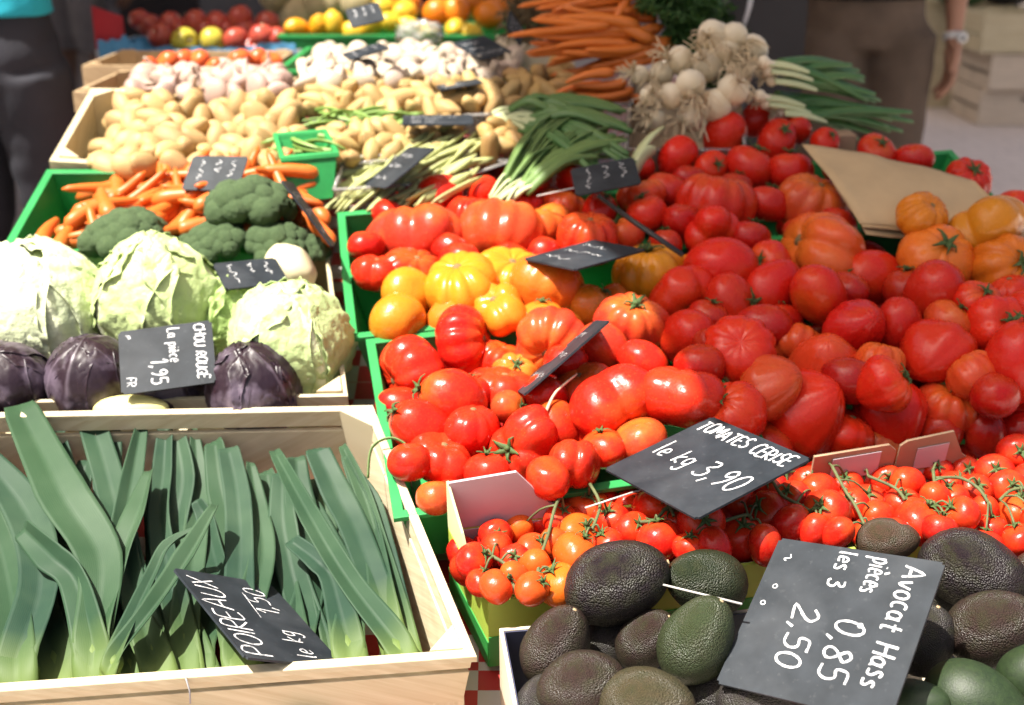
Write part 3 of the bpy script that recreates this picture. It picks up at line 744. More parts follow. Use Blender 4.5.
Pc = cam + Uc * Dc[:, None]; Rc = Rc0 * Dc
CPOS = {c: (Vector(Pc[i]), Rc[i]) for i, c in enumerate(CH)}
for j, (path, where) in enumerate(STEMS):
    if not trs[j]: continue
    root = empty('cherry_tomato_truss', surf(*path[len(path) // 2], 0.0))
    tag(root, 'cherry tomato truss ' + where, 'cherry tomatoes', 'trusses in the cherry tomato box')
    stem_pts = smoothpath([surf(x, y, 0.025) for x, y in path], 5)
    mb = MB(); mb.tube(stem_pts, [0.0019] * len(stem_pts), 7)
    for c in trs[j]:
        p, r = CPOS[c]
        sp = min(stem_pts, key=lambda s: (s - p).length)
        d = (sp - p).normalized(); d = (d + Vector((0, -0.15, 0.9)) * 0.7 + Vector((rnd.uniform(-.5, .5), rnd.uniform(-.5, .2), 0))).normalized()
        e = p + d * r * 0.9
        if (sp - e).length < 0.055:
            mid = e.lerp(sp, 0.5) + Vector((0, 0, 0.006)); mb.tube(smoothpath([e, mid, sp], 3), [0.0013] * 7, 5)
        o = obj('tomato', CHME[rnd.randrange(4)], None, root, p - root.location)
        o.rotation_mode = 'QUATERNION'; o.rotation_quaternion = d.to_track_quat('Z', 'Y'); s = r * 1.04; o.scale = (s, s, s)
        v = 1 + rnd.uniform(-.1, .1); k = CC[c[3]]; o.color = (k[0] * v, k[1] * rnd.uniform(.8, 1.4), k[2], 0.35)
        q_ = obj('calyx', CALYX[rnd.randrange(4)], None, o); q_.location = (0, 0, 0.74); q_.scale = (1.25, 1.25, 1.1)
    rel(mb, root).build('stalk', M['vine'], root, True)
# loose ones beneath, seen through the gaps
for gy in (500, 525, 550, 575):
    for gx in range(470, 1040, 26):
        if gy > 500 + (1000 - gx) * 0.17 + 25: continue
        p = surf(gx + rnd.uniform(-8, 8), gy + rnd.uniform(-6, 6), -0.030)
        o = obj('cherry_tomato', CHME[rnd.randrange(4)], None, None, p); s = 0.0185; o.scale = (s, s, s); o.color = (*DRED, 0.2); o.rotation_euler = (rnd.uniform(-1, 1), rnd.uniform(-1, 1), 0)
        tag(o, 'dark red cherry tomato lying under the trusses in the green card box', 'cherry tomato', 'loose cherry tomatoes under the trusses')

# avocado box and avocados
qA = [surf(520, 742, 0.0), surf(1180, 700, 0.0), surf(1060, 585, -0.02), surf(499, 628, -0.012)]
open_box('fruit_box', 'card fruit box of avocados with a dark navy lining', 'box', qA, 0.10, 0.004, M['cream'], 0.0, M['navy'], group='card fruit boxes')
def avo_mesh(seed, neck=0.22, bumps=0.012):
    r = random.Random(seed); nl, nm = 40, 28; vs = []; off = Vector((r.random() * 9, 0, 3))
    for i in range(nm + 1):
        th = PI * i / nm
        for j in range(nl):
            ph = 2 * PI * j / nl; s, c = math.sin(th), math.cos(th)
            rad = s * (0.70 - neck * 0.6 * c) * (1 + .04 * s * s)
            p = Vector((rad * math.cos(ph), rad * math.sin(ph), c))
            p *= 1 + 0.05 * noise.noise(p * 1.1 + off) + bumps * noise.noise(p * 11 + off) + bumps * 0.7 * noise.noise(p * 22 + off); vs.append(p)
    fs = [(i * nl + j, (i + 1) * nl + j, (i + 1) * nl + (j + 1) % nl, i * nl + (j + 1) % nl) for i in range(nm) for j in range(nl)]
    me = mesh('avocado', vs, fs); me.materials.append(M['avocado']); return me
AVM = [avo_mesh(i, 0.06 + 0.07 * (i % 3), .009) for i in range(5)]
AVS = [avo_mesh(9, 0.2, 0.001)]
smooth_green = plain('smooth_green_skin', (0.020, 0.036, 0.012), 0.5, 0.25, 9, 0.15, 30, dirt=(0.013, 0.024, 0.009)); AVS[0].materials[0] = smooth_green
PB, BR, GR, DK = (0.013, 0.008, 0.010), (0.027, 0.015, 0.012), (0.014, 0.021, 0.008), (0.03, 0.025, 0.025)
# (px,py,length px,col,axis dir,off, label)
AV = [(617,582,112,PB,(.85,.35,.1),0.035,'dark purple avocado lying topmost, across the edge of the cherry tomatoes'),
 (706,583,92,GR,(-.8,.25,.4),0.022,'greenish black avocado behind the pick of the avocado slate'),
 (557,646,92,BR,(.35,.8,.3),0.005,'brown avocado against the navy side of the box'),
 (646,640,74,BR,(.5,.6,.3),0.0,'brown avocado between the dark topmost one and the green one'),
 (697,640,98,(0.03,0.042,0.017),(.45,.8,.2),0.03,'knobbly green avocado at the lower left edge of the avocado slate'),
 (582,686,96,BR,(.8,.3,.3),0.02,'dull brown avocado at the bottom, beside the navy card'),
 (646,704,100,(0.05,0.04,0.02),(.8,.1,.5),0.035,'olive brown avocado at the bottom, below the slate corner'),
 (888,540,62,(0.06,0.035,0.022),(.9,.1,.2),0.02,'rusty brown avocado peeping over the top edge of the slate'),
 (973,570,108,PB,(.8,-.3,.4),0.02,'glossy black avocado at the upper right corner of the slate'),
 (992,627,98,BR,(.7,.4,.4),0.02,'dark brown avocado to the right of the slate, below the glossy one'),
 (925,640,80,DK,(.2,.8,.3),0.0,'black avocado in the shadow right behind the slate'),
 (800,640,90,DK,(.2,.8,.3),0.0,'black avocado hidden behind the slate'),(850,600,90,DK,(.7,.4,.3),-0.005,'black avocado hidden behind the upper half of the slate'),
 (760,700,90,DK,(.7,.2,.3),0.0,'black avocado below the bottom edge of the slate'),(505+35,705,70,DK,(.2,.8,.3),-0.02,'black avocado low down in the box corner'),
 (610,640,70,DK,(.2,.8,.3),-0.03,'dark avocado in the gap beneath the topmost one'),(930,590,70,DK,(.2,.8,.3),-0.02,'black avocado under the glossy one'),(720,690,80,DK,(.6,.5,.3),-0.02,'dark avocado under the knobbly green one'),(1035,590,90,BR,(.2,.8,.3),0.0,'brown avocado at the box end')]
for i, (px, py, L, c, ax, off, lab) in enumerate(AV):
    p = surf(px, py, off); o = obj('avocado', AVM[i % 5], None, None, p)
    o.rotation_mode = 'QUATERNION'; o.rotation_quaternion = cdir(*ax).to_track_quat('Z', 'Y') @ Quaternion((0, 0, 1), i)
    s = 0.5 * L / F * depth(p); o.scale = (s, s, s); o.color = (*c, 1); tag(o, lab, 'avocado', 'avocados in the card box')
    mb = MB(); mb.tube([(0, 0, 0.93), (0, 0, 1.0)], [0.06, 0.05], 8); mb.build('stem_stub', M['oldwood'], o, True)
for i, (px, py, L, ax, off, lab) in enumerate([(976,702,104,(.8,-.25,.4),0.02,'smooth green courgette-like avocado at the bottom beside the slate'),(1034,672,80,(.5,.6,.4),0.03,'smooth bright green avocado at the lower right corner'),(914,706,74,(.7,.3,.5),0.02,'smooth green avocado tucked under the lower end of the slate')]):
    p = surf(px, py, off); o = obj('avocado', AVS[0], None, None, p); o.rotation_mode = 'QUATERNION'
    o.rotation_quaternion = cdir(*ax).to_track_quat('Z', 'Y') @ Quaternion((0, 0, 1), i * 2); s = 0.5 * L / F * depth(p); o.scale = (s, s, s); tag(o, lab, 'avocado', 'avocados in the card box')

# ------------------------------------------------------------------ price slates with chalk writing
def arc(cx, cy, rx, ry, a0, a1, n=9): return [(cx + rx * math.cos(math.radians(a0 + (a1 - a0) * i / n)), cy + ry * math.sin(math.radians(a0 + (a1 - a0) * i / n))) for i in range(n + 1)]
G = {
 'A': (.7, [[(0, 0), (.35, 1), (.7, 0)], [(.12, .34), (.58, .34)]]), 'B': (.55, [[(0, 0), (0, 1), (.4, .95), (.42, .6), (0, .52)], [(0, .52), (.5, .45), (.5, .06), (0, 0)]]),
 'C': (.6, [arc(.36, .5, .36, .5, 50, 310)]), 'E': (.5, [[(.5, 1), (0, 1), (0, 0), (.52, 0)], [(0, .52), (.4, .52)]]), 'F': (.5, [[(.5, 1), (0, 1), (0, 0)], [(0, .52), (.4, .52)]]),
 'H': (.6, [[(0, 1), (0, 0)], [(.6, 1), (.6, 0)], [(-.05, .5), (.65, .52)]]), 'I': (.12, [[(.05, 1), (.05, 0)]]), 'L': (.5, [[(0, 1), (0, 0), (.48, 0)]]),
 'M': (.75, [[(0, 0), (.06, 1), (.37, .3), (.68, 1), (.75, 0)]]), 'O': (.66, [arc(.33, .5, .33, .5, 90, 450, 14)]), 'P': (.5, [[(0, 0), (0, 1), (.42, .95), (.45, .55), (0, .48)]]),
 'R': (.55, [[(0, 0), (0, 1), (.42, .95), (.45, .58), (0, .5), (.55, 0)]]), 'S': (.5, [[(.48, .88), (.25, 1), (.03, .8), (.1, .58), (.42, .42), (.48, .18), (.25, 0), (0, .12)]]),
 'T': (.6, [[(0, 1), (.6, 1)], [(.3, 1), (.3, 0)]]), 'U': (.6, [[(0, 1), (.02, .2), (.3, 0), (.56, .2), (.58, 1)]]), 'X': (.55, [[(0, 1), (.55, 0)], [(.55, 1), (0, 0)]]), 'G': (.6, [arc(.36, .5, .36, .5, 50, 350), [(.72, .42), (.4, .42)]]),
 'a': (.5, [arc(.22, .3, .22, .3, 60, 420), [(.44, .6), (.44, .06), (.56, 0)]]), 'c': (.4, [arc(.24, .3, .24, .3, 55, 305)]), 'e': (.45, [[(.03, .3), (.42, .35), (.33, .58), (.14, .58), (.02, .3), (.12, .03), (.42, .08)]]),
 'è': (.45, [[(.03, .3), (.42, .35), (.33, .58), (.14, .58), (.02, .3), (.12, .03), (.42, .08)], [(.1, .95), (.28, .75)]]), 'g': (.45, [[(.4, .5), (.2, .62), (.02, .4), (.15, .1), (.4, .2)], [(.42, .6), (.4, -.2), (.2, -.38), (0, -.25)]]),
 'i': (.14, [[(.06, .6), (.06, 0)], [(.05, .82), (.07, .86)]]), 'k': (.42, [[(0, 1), (0, 0)], [(.38, .6), (0, .25), (.4, 0)]]), 'l': (.16, [[(.05, 1), (.05, .1), (.14, 0)]]), 'o': (.46, [arc(.23, .3, .23, .3, 90, 450, 12)]),
 'p': (.45, [[(0, .6), (0, -.38)], [(0, .48), (.2, .62), (.42, .42), (.36, .12), (.18, 0), (0, .1)]]), 's': (.38, [[(.36, .55), (.14, .6), (.05, .46), (.32, .22), (.28, .03), (0, .05)]]), 't': (.4, [[(.2, .95), (.2, .1), (.3, 0), (.4, .05)], [(0, .6), (.42, .6)]]), 'v': (.44, [[(0, .6), (.22, 0), (.45, .6)]]),
 '0': (.5, [arc(.25, .5, .25, .5, 90, 450, 14)]), '1': (.3, [[(0, .7), (.24, 1), (.22, 0)]]), '2': (.55, [[(.02, .78), (.25, 1), (.48, .8), (.4, .5), (0, 0), (.58, .05)]]), '3': (.5, [[(.05, .95), (.38, .97), (.45, .75), (.2, .55), (.5, .38), (.45, .08), (.15, 0), (0, .12)]]),
 '5': (.5, [[(.52, 1), (.1, .98), (.08, .58), (.38, .6), (.5, .3), (.35, .03), (0, .05)]]), '8': (.5, [[(.42, .85), (.22, 1), (.05, .8), (.4, .35), (.42, .1), (.2, 0), (.03, .15), (.1, .42), (.42, .72), (.42, .85)]]), '9': (.5, [[(.45, .8), (.25, 1), (.03, .8), (.2, .55), (.45, .75), (.42, .3), (.25, 0)]]),
 ',': (.15, [[(.1, .1), (0, -.18)]]), '.': (.15, [[(.05, .04), (.09, 0)]]), '/': (.35, [[(0, -.05), (.35, 1)]]), ' ': (.4, []),
}
def stroke_strip(mb, pts, w, z=0.0009):
    pts = smoothpath([(p[0], p[1], 0) for p in pts], 4) if len(pts) > 2 else [Vector((*p, 0)) for p in pts]
    vs = []
    for i, p in enumerate(pts):
        t = (pts[min(i + 1, len(pts) - 1)] - pts[max(i - 1, 0)]); t = t.normalized() if t.length > 0 else Vector((1, 0, 0))
        s = Vector((-t.y, t.x, 0)) * w * 0.5 * rnd.uniform(0.8, 1.15)
        vs += [p + s + Vector((0, 0, z)), p - s + Vector((0, 0, z))]
    mb.add(vs, [(2 * i, 2 * i + 1, 2 * i + 3, 2 * i + 2) for i in range(len(pts) - 1)])
def write(mb, text, x, y, h, w, slant=0.06, rot=0.0, gap=0.17, fit=None):
    """text at (x, y) in the slate's own plane, cap height h, stroke width w (metres)"""
    ca, sa = math.cos(rot), math.sin(rot); cx = 0
    full = sum(G[c_][0] * .92 + gap for c_ in text) * h; kx = fit / full if fit else 1.0
    for ch in text:
        adv, strokes = G[ch]; jy = rnd.uniform(-.07, .07); js = rnd.uniform(.88, 1.12); slant += rnd.uniform(-.05, .05); slant = max(-.05, min(.2, slant))
        for st in strokes:
            q = []
            for a, b in st:
                u = (cx + a * 0.92 + b * slant) * h * kx; v = (b * js + jy) * h; q.append((x + u * ca - v * sa, y + u * sa + v * ca))
            stroke_strip(mb, q, w, 0.0009 + rnd.uniform(0, 0.0003))
        cx += adv * 0.92 + gap
    return cx * h
def scribble(mb, x, y, L, h, w):
    n = max(4, int(L / h * 2.6)); q = [(x + L * i / n, y + h * rnd.uniform(-.5, .5)) for i in range(n + 1)]; stroke_strip(mb, q, w)
def fit_quad(px4, center_off, ratio):
    """the flat rectangle whose corners project on four picture points: search its normal, then make it exactly rectangular"""
    c2 = np.mean(np.array(px4, float), axis=0); c = surf(c2[0], c2[1], center_off)
    best = None
    for ia in range(0, 72):
        for ib in range(2, 44):
            az, el = 2 * PI * ia / 72, PI / 2 * ib / 45
            n = Vector((math.sin(el) * math.cos(az), math.sin(el) * math.sin(az), math.cos(el)))
            if n.dot(CAM - c) < 0.01: continue
            pts = []
            for p in px4:
                d = ray(*p); den = d.dot(n)
                if abs(den) < 1e-5: break
                pts.append(CAM + d * ((c - CAM).dot(n) / den))
            if len(pts) < 4: continue
            e1 = (pts[1] - pts[0] + pts[2] - pts[3]) / 2; e2 = (pts[3] - pts[0] + pts[2] - pts[1]) / 2
            par = ((pts[1] - pts[0]) - (pts[2] - pts[3])).length / e1.length
            err = abs(e1.normalized().dot(e2.normalized())) * 2 + abs(math.log(e1.length / e2.length / ratio)) + par * 0.6
            if best is None or err < best[0]: best = (err, c, e1, e2, n)
    _, c, e1, e2, n = best
    x = e1.normalized(); y = (e2 - x * e2.dot(x)).normalized()
    return c, x, y, e1.length, e2.length
def slate(px4, off, ratio, label, writer, pick=None, c=None):
    """px4: picture corners in the order text-top-left, text-top-right, text-bottom-right, text-bottom-left"""
    c, x, y, w, h = fit_quad(px4, off, ratio)
    y = -y; z = x.cross(y).normalized()
    if z.dot(CAM - c) < 0: z = -z; 
    R3 = Matrix((x, y, z)).transposed()
    mb = MB(); mb.box((0, 0, 0), w, h, 0.0024)
    me = mesh('price_slate', mb.v, mb.f, False); bm = bmesh.new(); bm.from_mesh(me); bmesh.ops.remove_doubles(bm, verts=bm.verts, dist=1e-6)
    bmesh.ops.bevel(bm, geom=[e for e in bm.edges if abs((e.verts[0].co - e.verts[1].co).z) > 0.001], offset=0.003, segments=3, affect='EDGES'); bm.to_mesh(me); bm.free()
    o = obj('price_slate', me, M['slate']); o.matrix_world = Matrix.Translation(c) @ R3.to_4x4()
    tag(o, label, 'price slate', 'price slates on the stall')
    t = MB(); writer(t, w, h)
    for v in t.v: v.z += 0.0006
    if t.v: t.build('chalk_lettering', M['chalk'], o)
    if pick:
        a, b = pick; pm = MB(); pm.tube([R3.transposed() @ (surf(*p_) - c) for p_ in (a, b)], 0.0011, 6); pm.build('pick', M['stick'], o, True)
    return o
def w_avo(t, w, h):
    write(t, 'Avocat Hass', -.44 * w, .29 * h, .13 * h, .0023, gap=.2, fit=.78 * w)
    write(t, 'pièces', -.46 * w, .10 * h, .12 * h, .0019, fit=.24 * w); write(t, '0,85', -.04 * w, .035 * h, .15 * h, .0024, gap=.2, fit=.40 * w)
    write(t, 'les 3', -.47 * w, -.10 * h, .11 * h, .0021, fit=.25 * w); write(t, '2,50', -.08 * w, -.22 * h, .16 * h, .0024, gap=.2, fit=.42 * w)
    scribble(t, -.40 * w, -.40 * h, .05 * w, .05 * h, .0012)
    for a, b in ((-.17, -.40), (-.05, -.43), (-.02, .17)): stroke_strip(t, [(a * w + .0022 * math.cos(k), b * h + .0022 * math.sin(k)) for k in np.linspace(0, 6.3, 9)], .0011)
slate([(942,563), (888,716), (712,684), (779,533)], 0.075, 1.0, 'big slate tag on the avocados chalked Avocat Hass 0,85 and les 3 2,50', w_avo, ((660, 584, 0.05), (742, 604, 0.07)))
def w_cer(t, w, h):
    write(t, 'TOMATES CERISE', -.45 * w, .30 * h, .135 * h, .0026, gap=.16, fit=.90 * w)
    write(t, 'le kg', -.42 * w, -.13 * h, .20 * h, .0022, fit=.36 * w); write(t, '3,90', .02 * w, -.15 * h, .24 * h, .0027, gap=.2, fit=.42 * w)
slate([(712,413), (809,461), (697,514), (602,471)], 0.066, 1.05, 'slate tag chalked TOMATES CERISE le kg 3,90 leaning over the cherry tomatoes', w_cer, ((585, 508, 0.03), (640, 490, 0.04)))
def w_chou(t, w, h):
    write(t, 'CHOU ROUGE', -.46 * w, .31 * h, .105 * h, .0020, gap=.16, fit=.88 * w); write(t, 'La pièce', -.44 * w, .03 * h, .12 * h, .0017, fit=.55 * w)
    write(t, '1,95', .02 * w, -.17 * h, .17 * h, .0022, gap=.2, fit=.42 * w); write(t, 'FR', .26 * w, -.44 * h, .09 * h, .0015, fit=.15 * w); scribble(t, -.42 * w, -.40 * h, .06 * w, .06 * h, .0014)
slate([(211,320), (218,382), (121,395), (119,332)], 0.04, 0.75, 'slate tag chalked CHOU ROUGE in front of the purple cabbages', w_chou)
def w_poi(t, w, h):
    write(t, 'POIREAUX', -.46 * w, .20 * h, .24 * h, .0022, gap=.16, fit=.88 * w); write(t, 'le kg', -.42 * w, -.26 * h, .2 * h, .0017, fit=.30 * w); write(t, '1,50', .06 * w, -.28 * h, .22 * h, .0019, fit=.32 * w)
    stroke_strip(t, [(.0, -.02 * h), (.3 * w, -.05 * h)], .0012)
slate([(246,664), (172,560), (272,590), (344,660)], -0.012, 1.35, 'slate tag chalked POIREAUX stuck among the leeks', w_poi)
def w_scr(t, w, h):
    for yy in (.28, .02, -.26):
        x = -.38 * w
        for _ in range(rnd.randint(2, 3)):
            L_ = rnd.uniform(.14, .26) * w; scribble(t, x, yy * h, L_, .10 * h, .0011); x += L_ + .05 * w
w_scr2 = w_scr
slate([(248,157), (238,191), (181,190), (194,156)], 0.06, 0.7, 'slate tag standing on the loose carrots in the green tray', w_scr2)
slate([(281,257), (284,284), (232,289), (207,265)], 0.035, 0.7, 'slate tag lying between the broccoli and the leafy cabbages', w_scr2)
slate([(634,158), (641,183), (576,197), (570,169)], 0.075, 0.75, 'slate tag above the rear green tray, beside the round tomatoes on the vine', w_scr2, ((537, 196, 0.05), (574, 188, 0.07)))
slate([(592,241), (648,249), (574,271), (526,258)], 0.07, 0.8, 'slate tag lying flat above the yellow tomatoes', w_scr)
slate([(598,318), (606,324), (528,392), (513,393)], 0.055, 0.8, 'slate tag seen nearly edge on among the red tomatoes of the front tray', w_scr)
slate([(411,146), (433,150), (388,187), (360,187)], 0.05, 1.5, 'slate tag leaning on the clear box of beans', w_scr)
slate([(405,116), (470,115), (476,125), (400,125)], 0.055, 1.5, 'dark slate tag lying behind the ratte potatoes punnet', w_scr)
slate([(378,2), (385,20), (352,28), (345,10)], 0.14, 1.0, 'slate tag stuck among the lemons', w_scr2)
slate([(380,43), (390,49), (350,60), (341,54)], 0.06, 1.2, 'slate tag lying on the white mushrooms, below the lemons', w_scr)
slate([(452,43), (485,36), (512,52), (482,61)], 0.06, 1.1, 'shiny slate tag lying on the mushrooms below the oranges', w_scr)
slate([(436,86), (478,79), (482,83), (440,91)], 0.04, 1.4, 'slate tag lying flat between two potato punnets', w_scr)
slate([(508,8), (524,30), (520,46), (508,30)], 0.10, 1.5, 'slate tag standing upright beside the oranges', w_scr)
slate([(283,182), (291,182), (338,242), (331,247)], 0.05, 1.5, 'slate tag seen edge on beside the broccoli and the checked cloth', w_scr)
mb = MB(); mb.tube([surf(598, 196, 0.075), surf(640, 226, 0.07), surf(683, 255, 0.06)], [0.003, 0.004, 0.0035], 8, ell=0.5)
tag(mb.build('tag_stake', M['black'], None, True), 'thin black plastic stake slanting over the rear tomatoes', 'stake')

# ------------------------------------------------------------------ leeks
def leaf_mesh(path, widths, fold=0.25, up=None, nu=8, twist=0.0, tips=0.0, seed=0, thick=0.0012):
    """a strap leaf: path of world points, width per point; keeled cross-section, real thickness"""
    pts = smoothpath(path, 6); n = len(pts); vs = []; tt = []; uu = []; r = random.Random(seed)
    up = Vector(up or NRM)
    ws = np.interp(np.linspace(0, 1, n), np.linspace(0, 1, len(widths)), widths)
    for i, p in enumerate(pts):
        t = (pts[min(i + 1, n - 1)] - pts[max(i - 1, 0)]).normalized()
        s = t.cross(up).normalized(); nn = s.cross(t).normalized()
        a = twist * i / n; s2 = s * math.cos(a) + nn * math.sin(a); n2 = nn * math.cos(a) - s * math.sin(a)
        for side in (0, 1):
            for k in range(nu + 1):
                q = k / nu * 2 - 1
                w = ws[i] * 0.5
                if i == n - 1: w *= 0.9
                tl = i / (n - 1); vv = (abs(q) * 1.0 - .35) * fold * w * 1.1; cyl = -w * (1 - math.sqrt(max(0, 1 - min(1, q * q) * .96))) * .9; g_ = max(0, 1 - tl / .30); bow = vv * (1 - g_) + cyl * g_
                wob = 0.05 * w * math.sin(i * 0.9 + seed + q * 2)
                e = t * (tips * w * (.5 * math.sin(seed) * q + r.uniform(-.15, .15) - .5 * abs(q))) if i == n - 1 else Vector()
                vs.append(p + s2 * (q * w) + n2 * (bow + wob - side * thick) + e); tt.append(i / (n - 1)); uu.append(q)
    W = nu + 1; fs = []
    for i in range(n - 1):
        for k in range(nu):
            a = i * 2 * W + k; b = a + 2 * W
            fs.append((a, a + 1, b + 1, b)); fs.append((a + W, b + W, b + W + 1, a + W + 1))
        for k in (0, nu):
            a = i * 2 * W + k; b = a + 2 * W
            fs.append((a, b, b + W, a + W) if k == 0 else (a, a + W, b + W, b))
    e = (n - 1) * 2 * W
    for k in range(nu): fs.append((e + k, e + k + 1, e + W + k + 1, e + W + k)); fs.append((k, k + W, k + W + 1, k + 1))
    return vs, fs, tt, uu
def leek(label, shaft, leaves, width):
    """shaft: [(px,py,off)...] bottom to top of the pale shank; leaves: list of (path, widths px, fold, twist)"""
    root = empty('leek', surf(*shaft[0])); tag(root, label, 'leek', 'leeks in the wooden crate')
    sp = smoothpath([surf(*p) for p in shaft[:2]], 5)
    mb = MB(); r0 = 0.5 * width / F * depth(sp[0]); mb.tube(sp, [r0 * (0.95 + 0.1 * i / len(sp)) * (1 if i < len(sp) * .55 else max(.25, 1 - 1.6 * (i / len(sp) - .55))) for i in range(len(sp))], 16)
    ts = []
    for i in range(len(sp)): ts += [0.30 * i / len(sp) + 0.02] * 16
    me = mesh('shank', [v - root.location for v in mb.v], mb.f, True, {'tt': ts, 'uu': [math.cos(2 * PI * (k % 16) / 16) for k in range(len(mb.v))]}); obj('shank', me, M['leek'], root)
    for i, (path, ws, fold, tw) in enumerate(leaves):
        P_ = [surf(*p) for p in path]; P_ = [sp[0].lerp(sp[-1], -.9) + NRM * r0 * (1.0 + .05 * i), sp[0].lerp(sp[-1], .45) + NRM * r0 * (1.1 + .05 * i)] + P_[1:]; wm = [2.3 * r0, 2.3 * r0] + [w * .84 / F * depth(P_[0]) for w in ws[1:]]
        vs, fs, tt, uu = leaf_mesh(P_, wm, fold, None, 10, tw, 0.5, seed=hash(label) % 97 + i if False else len(label) + i)
        tt = [0.02 + 0.98 * t for t in tt]
        me = mesh('leaf', [v - root.location for v in vs], fs, True, {'tt': tt, 'uu': uu}); obj('leaf', me, M['leek'], root)
leek('thick leek with the broadest leaf rising to the upper corner of the crate', [(96,676,-.06),(95,640,-.045),(97,600,-.035)],
     [([(97,620,-.035),(100,560,-.02),(60,490,-.006),(18,404,.006)], [36,58,66,44], .30, 0), ([(97,625,-.04),(112,575,-.03),(134,520,-.02),(150,470,-.02)], [34,44,40,20], .5, .6), ([(96,620,-.03),(74,580,-.02),(50,556,-.014),(22,528,-.014)], [26,36,40,30], .5, .8)], 33)
leek('leek at the crate side whose leaf leans in from the picture edge', [(20,690,-.06),(22,655,-.045),(24,610,-.04)],
     [([(24,640,-.045),(40,580,-.03),(25,510,-.03),(-20,455,-.02)], [36,52,56,40], .35, 0), ([(22,640,-.05),(8,580,-.05),(-12,520,-.05),(-40,470,-.05)], [32,44,44,30], .4, .2)], 36)
leek('leek whose two leaves part in a wide fork below the purple cabbage', [(160,680,-.07),(150,640,-.06),(140,600,-.05)],
     [([(142,620,-.055),(128,560,-.045),(112,490,-.04),(90,417,-.02)], [30,40,44,38], .3, .1), ([(142,615,-.05),(124,555,-.04),(130,490,-.03),(142,424,-.022)], [28,36,34,16], .5, -.4), ([(145,620,-.065),(100,560,-.06),(72,490,-.055),(52,418,-.03)], [24,30,34,26], .4, .3)], 30)
leek('dark leek with narrow straight leaves standing against the back board', [(190,680,-.075),(182,620,-.07),(175,570,-.06)],
     [([(175,590,-.065),(160,530,-.05),(163,470,-.045),(167,416,-.025)], [26,32,30,22], .5, .2), ([(178,590,-.07),(196,530,-.06),(198,480,-.055),(194,428,-.03)], [26,34,30,10], .4, -.3)], 28)
leek('leek with a pale shank under the POIREAUX slate and a blunt bent leaf tip', [(246,672,-.06),(236,640,-.055),(228,600,-.05)],
     [([(230,615,-.05),(240,560,-.04),(238,500,-.035),(228,447,-.025)], [28,38,38,30], .4, .1), ([(234,610,-.05),(262,560,-.045),(258,510,-.045),(250,462,-.03)], [26,34,30,12], .4, -.4), ([(232,620,-.06),(215,560,-.06),(206,520,-.06),(196,500,-.05)], [24,30,26,16], .4, .5)], 32)
leek('long pale green leek lying slantwise towards the front corner of the crate', [(402,662,-.045),(392,640,-.04),(380,615,-.038)],
     [([(384,625,-.035),(352,585,-.025),(312,520,-.02),(274,450,-.022)], [30,32,30,16], .55, .2)], 27)
leek('leek with a broad square-cut leaf near the back corner of the crate', [(392,640,-.07),(380,600,-.06),(370,560,-.055)],
     [([(372,575,-.055),(355,530,-.045),(335,490,-.04),(316,448,-.025)], [32,40,42,34], .25, 0), ([(375,570,-.06),(372,530,-.05),(360,495,-.045),(344,456,-.03)], [22,24,20,10], .5, .5)], 26)
leek('thin leek close against the side board of the crate', [(410,655,-.075),(398,610,-.07),(388,570,-.06)],
     [([(390,585,-.06),(378,540,-.05),(362,490,-.04),(342,445,-.028)], [20,24,22,12], .5, .3), ([(392,580,-.06),(386,540,-.05),(374,500,-.045),(356,470,-.035)], [16,18,18,9], .5, -.3)], 20)
leek('small dark leek with a curled tip at the foot of the POIREAUX slate', [(352,668,-.06),(346,635,-.05),(340,605,-.045)],
     [([(342,615,-.045),(332,580,-.035),(318,562,-.03),(290,540,-.03)], [28,30,30,20], .4, .3), ([(346,625,-.05),(352,590,-.05),(330,545,-.055),(310,500,-.06)], [26,34,34,20], .4, -.2)], 30)
leek('yellow-green young leek folded across the middle of the crate', [(112,672,-.03),(118,655,-.02),(128,638,-.014)],
     [([(116,665,-.02),(150,610,-.006),(185,560,-.002),(216,505,.002)], [16,24,32,14], .8, .3), ([(150,620,-.014),(152,575,-.01),(168,545,-.006),(198,528,-.004)], [12,18,18,10], .7, .4)], 17)
leek('dark leek lying low in the shade between the pale shanks', [(205,690,-.085),(190,650,-.08),(176,610,-.075)],
     [([(180,625,-.075),(165,580,-.075),(160,530,-.075),(150,480,-.06)], [34,42,40,26], .4, .2), ([(186,640,-.08),(215,600,-.08),(222,550,-.08),(214,500,-.07)], [30,40,40,22], .4, -.2)], 34)
leek('shaded leek lying low under the fork and the broad leaf', [(60,690,-.085),(56,650,-.08),(54,610,-.08)],
     [([(56,640,-.08),(60,580,-.08),(75,520,-.08),(86,460,-.06)], [36,46,42,24], .4, .2), ([(54,640,-.08),(36,590,-.075),(20,540,-.07),(10,490,-.07)], [32,40,40,24], .4, -.2)], 36)
leek('shaded leek lying low behind the slate at the side of the long pale one', [(300,690,-.085),(292,640,-.08),(284,600,-.08)],
     [([(286,620,-.08),(280,570,-.075),(275,520,-.07),(266,470,-.055)], [34,42,38,22], .4, .2), ([(290,630,-.08),(312,580,-.075),(305,530,-.075),(290,480,-.06)], [30,38,36,20], .4, -.2)], 34)

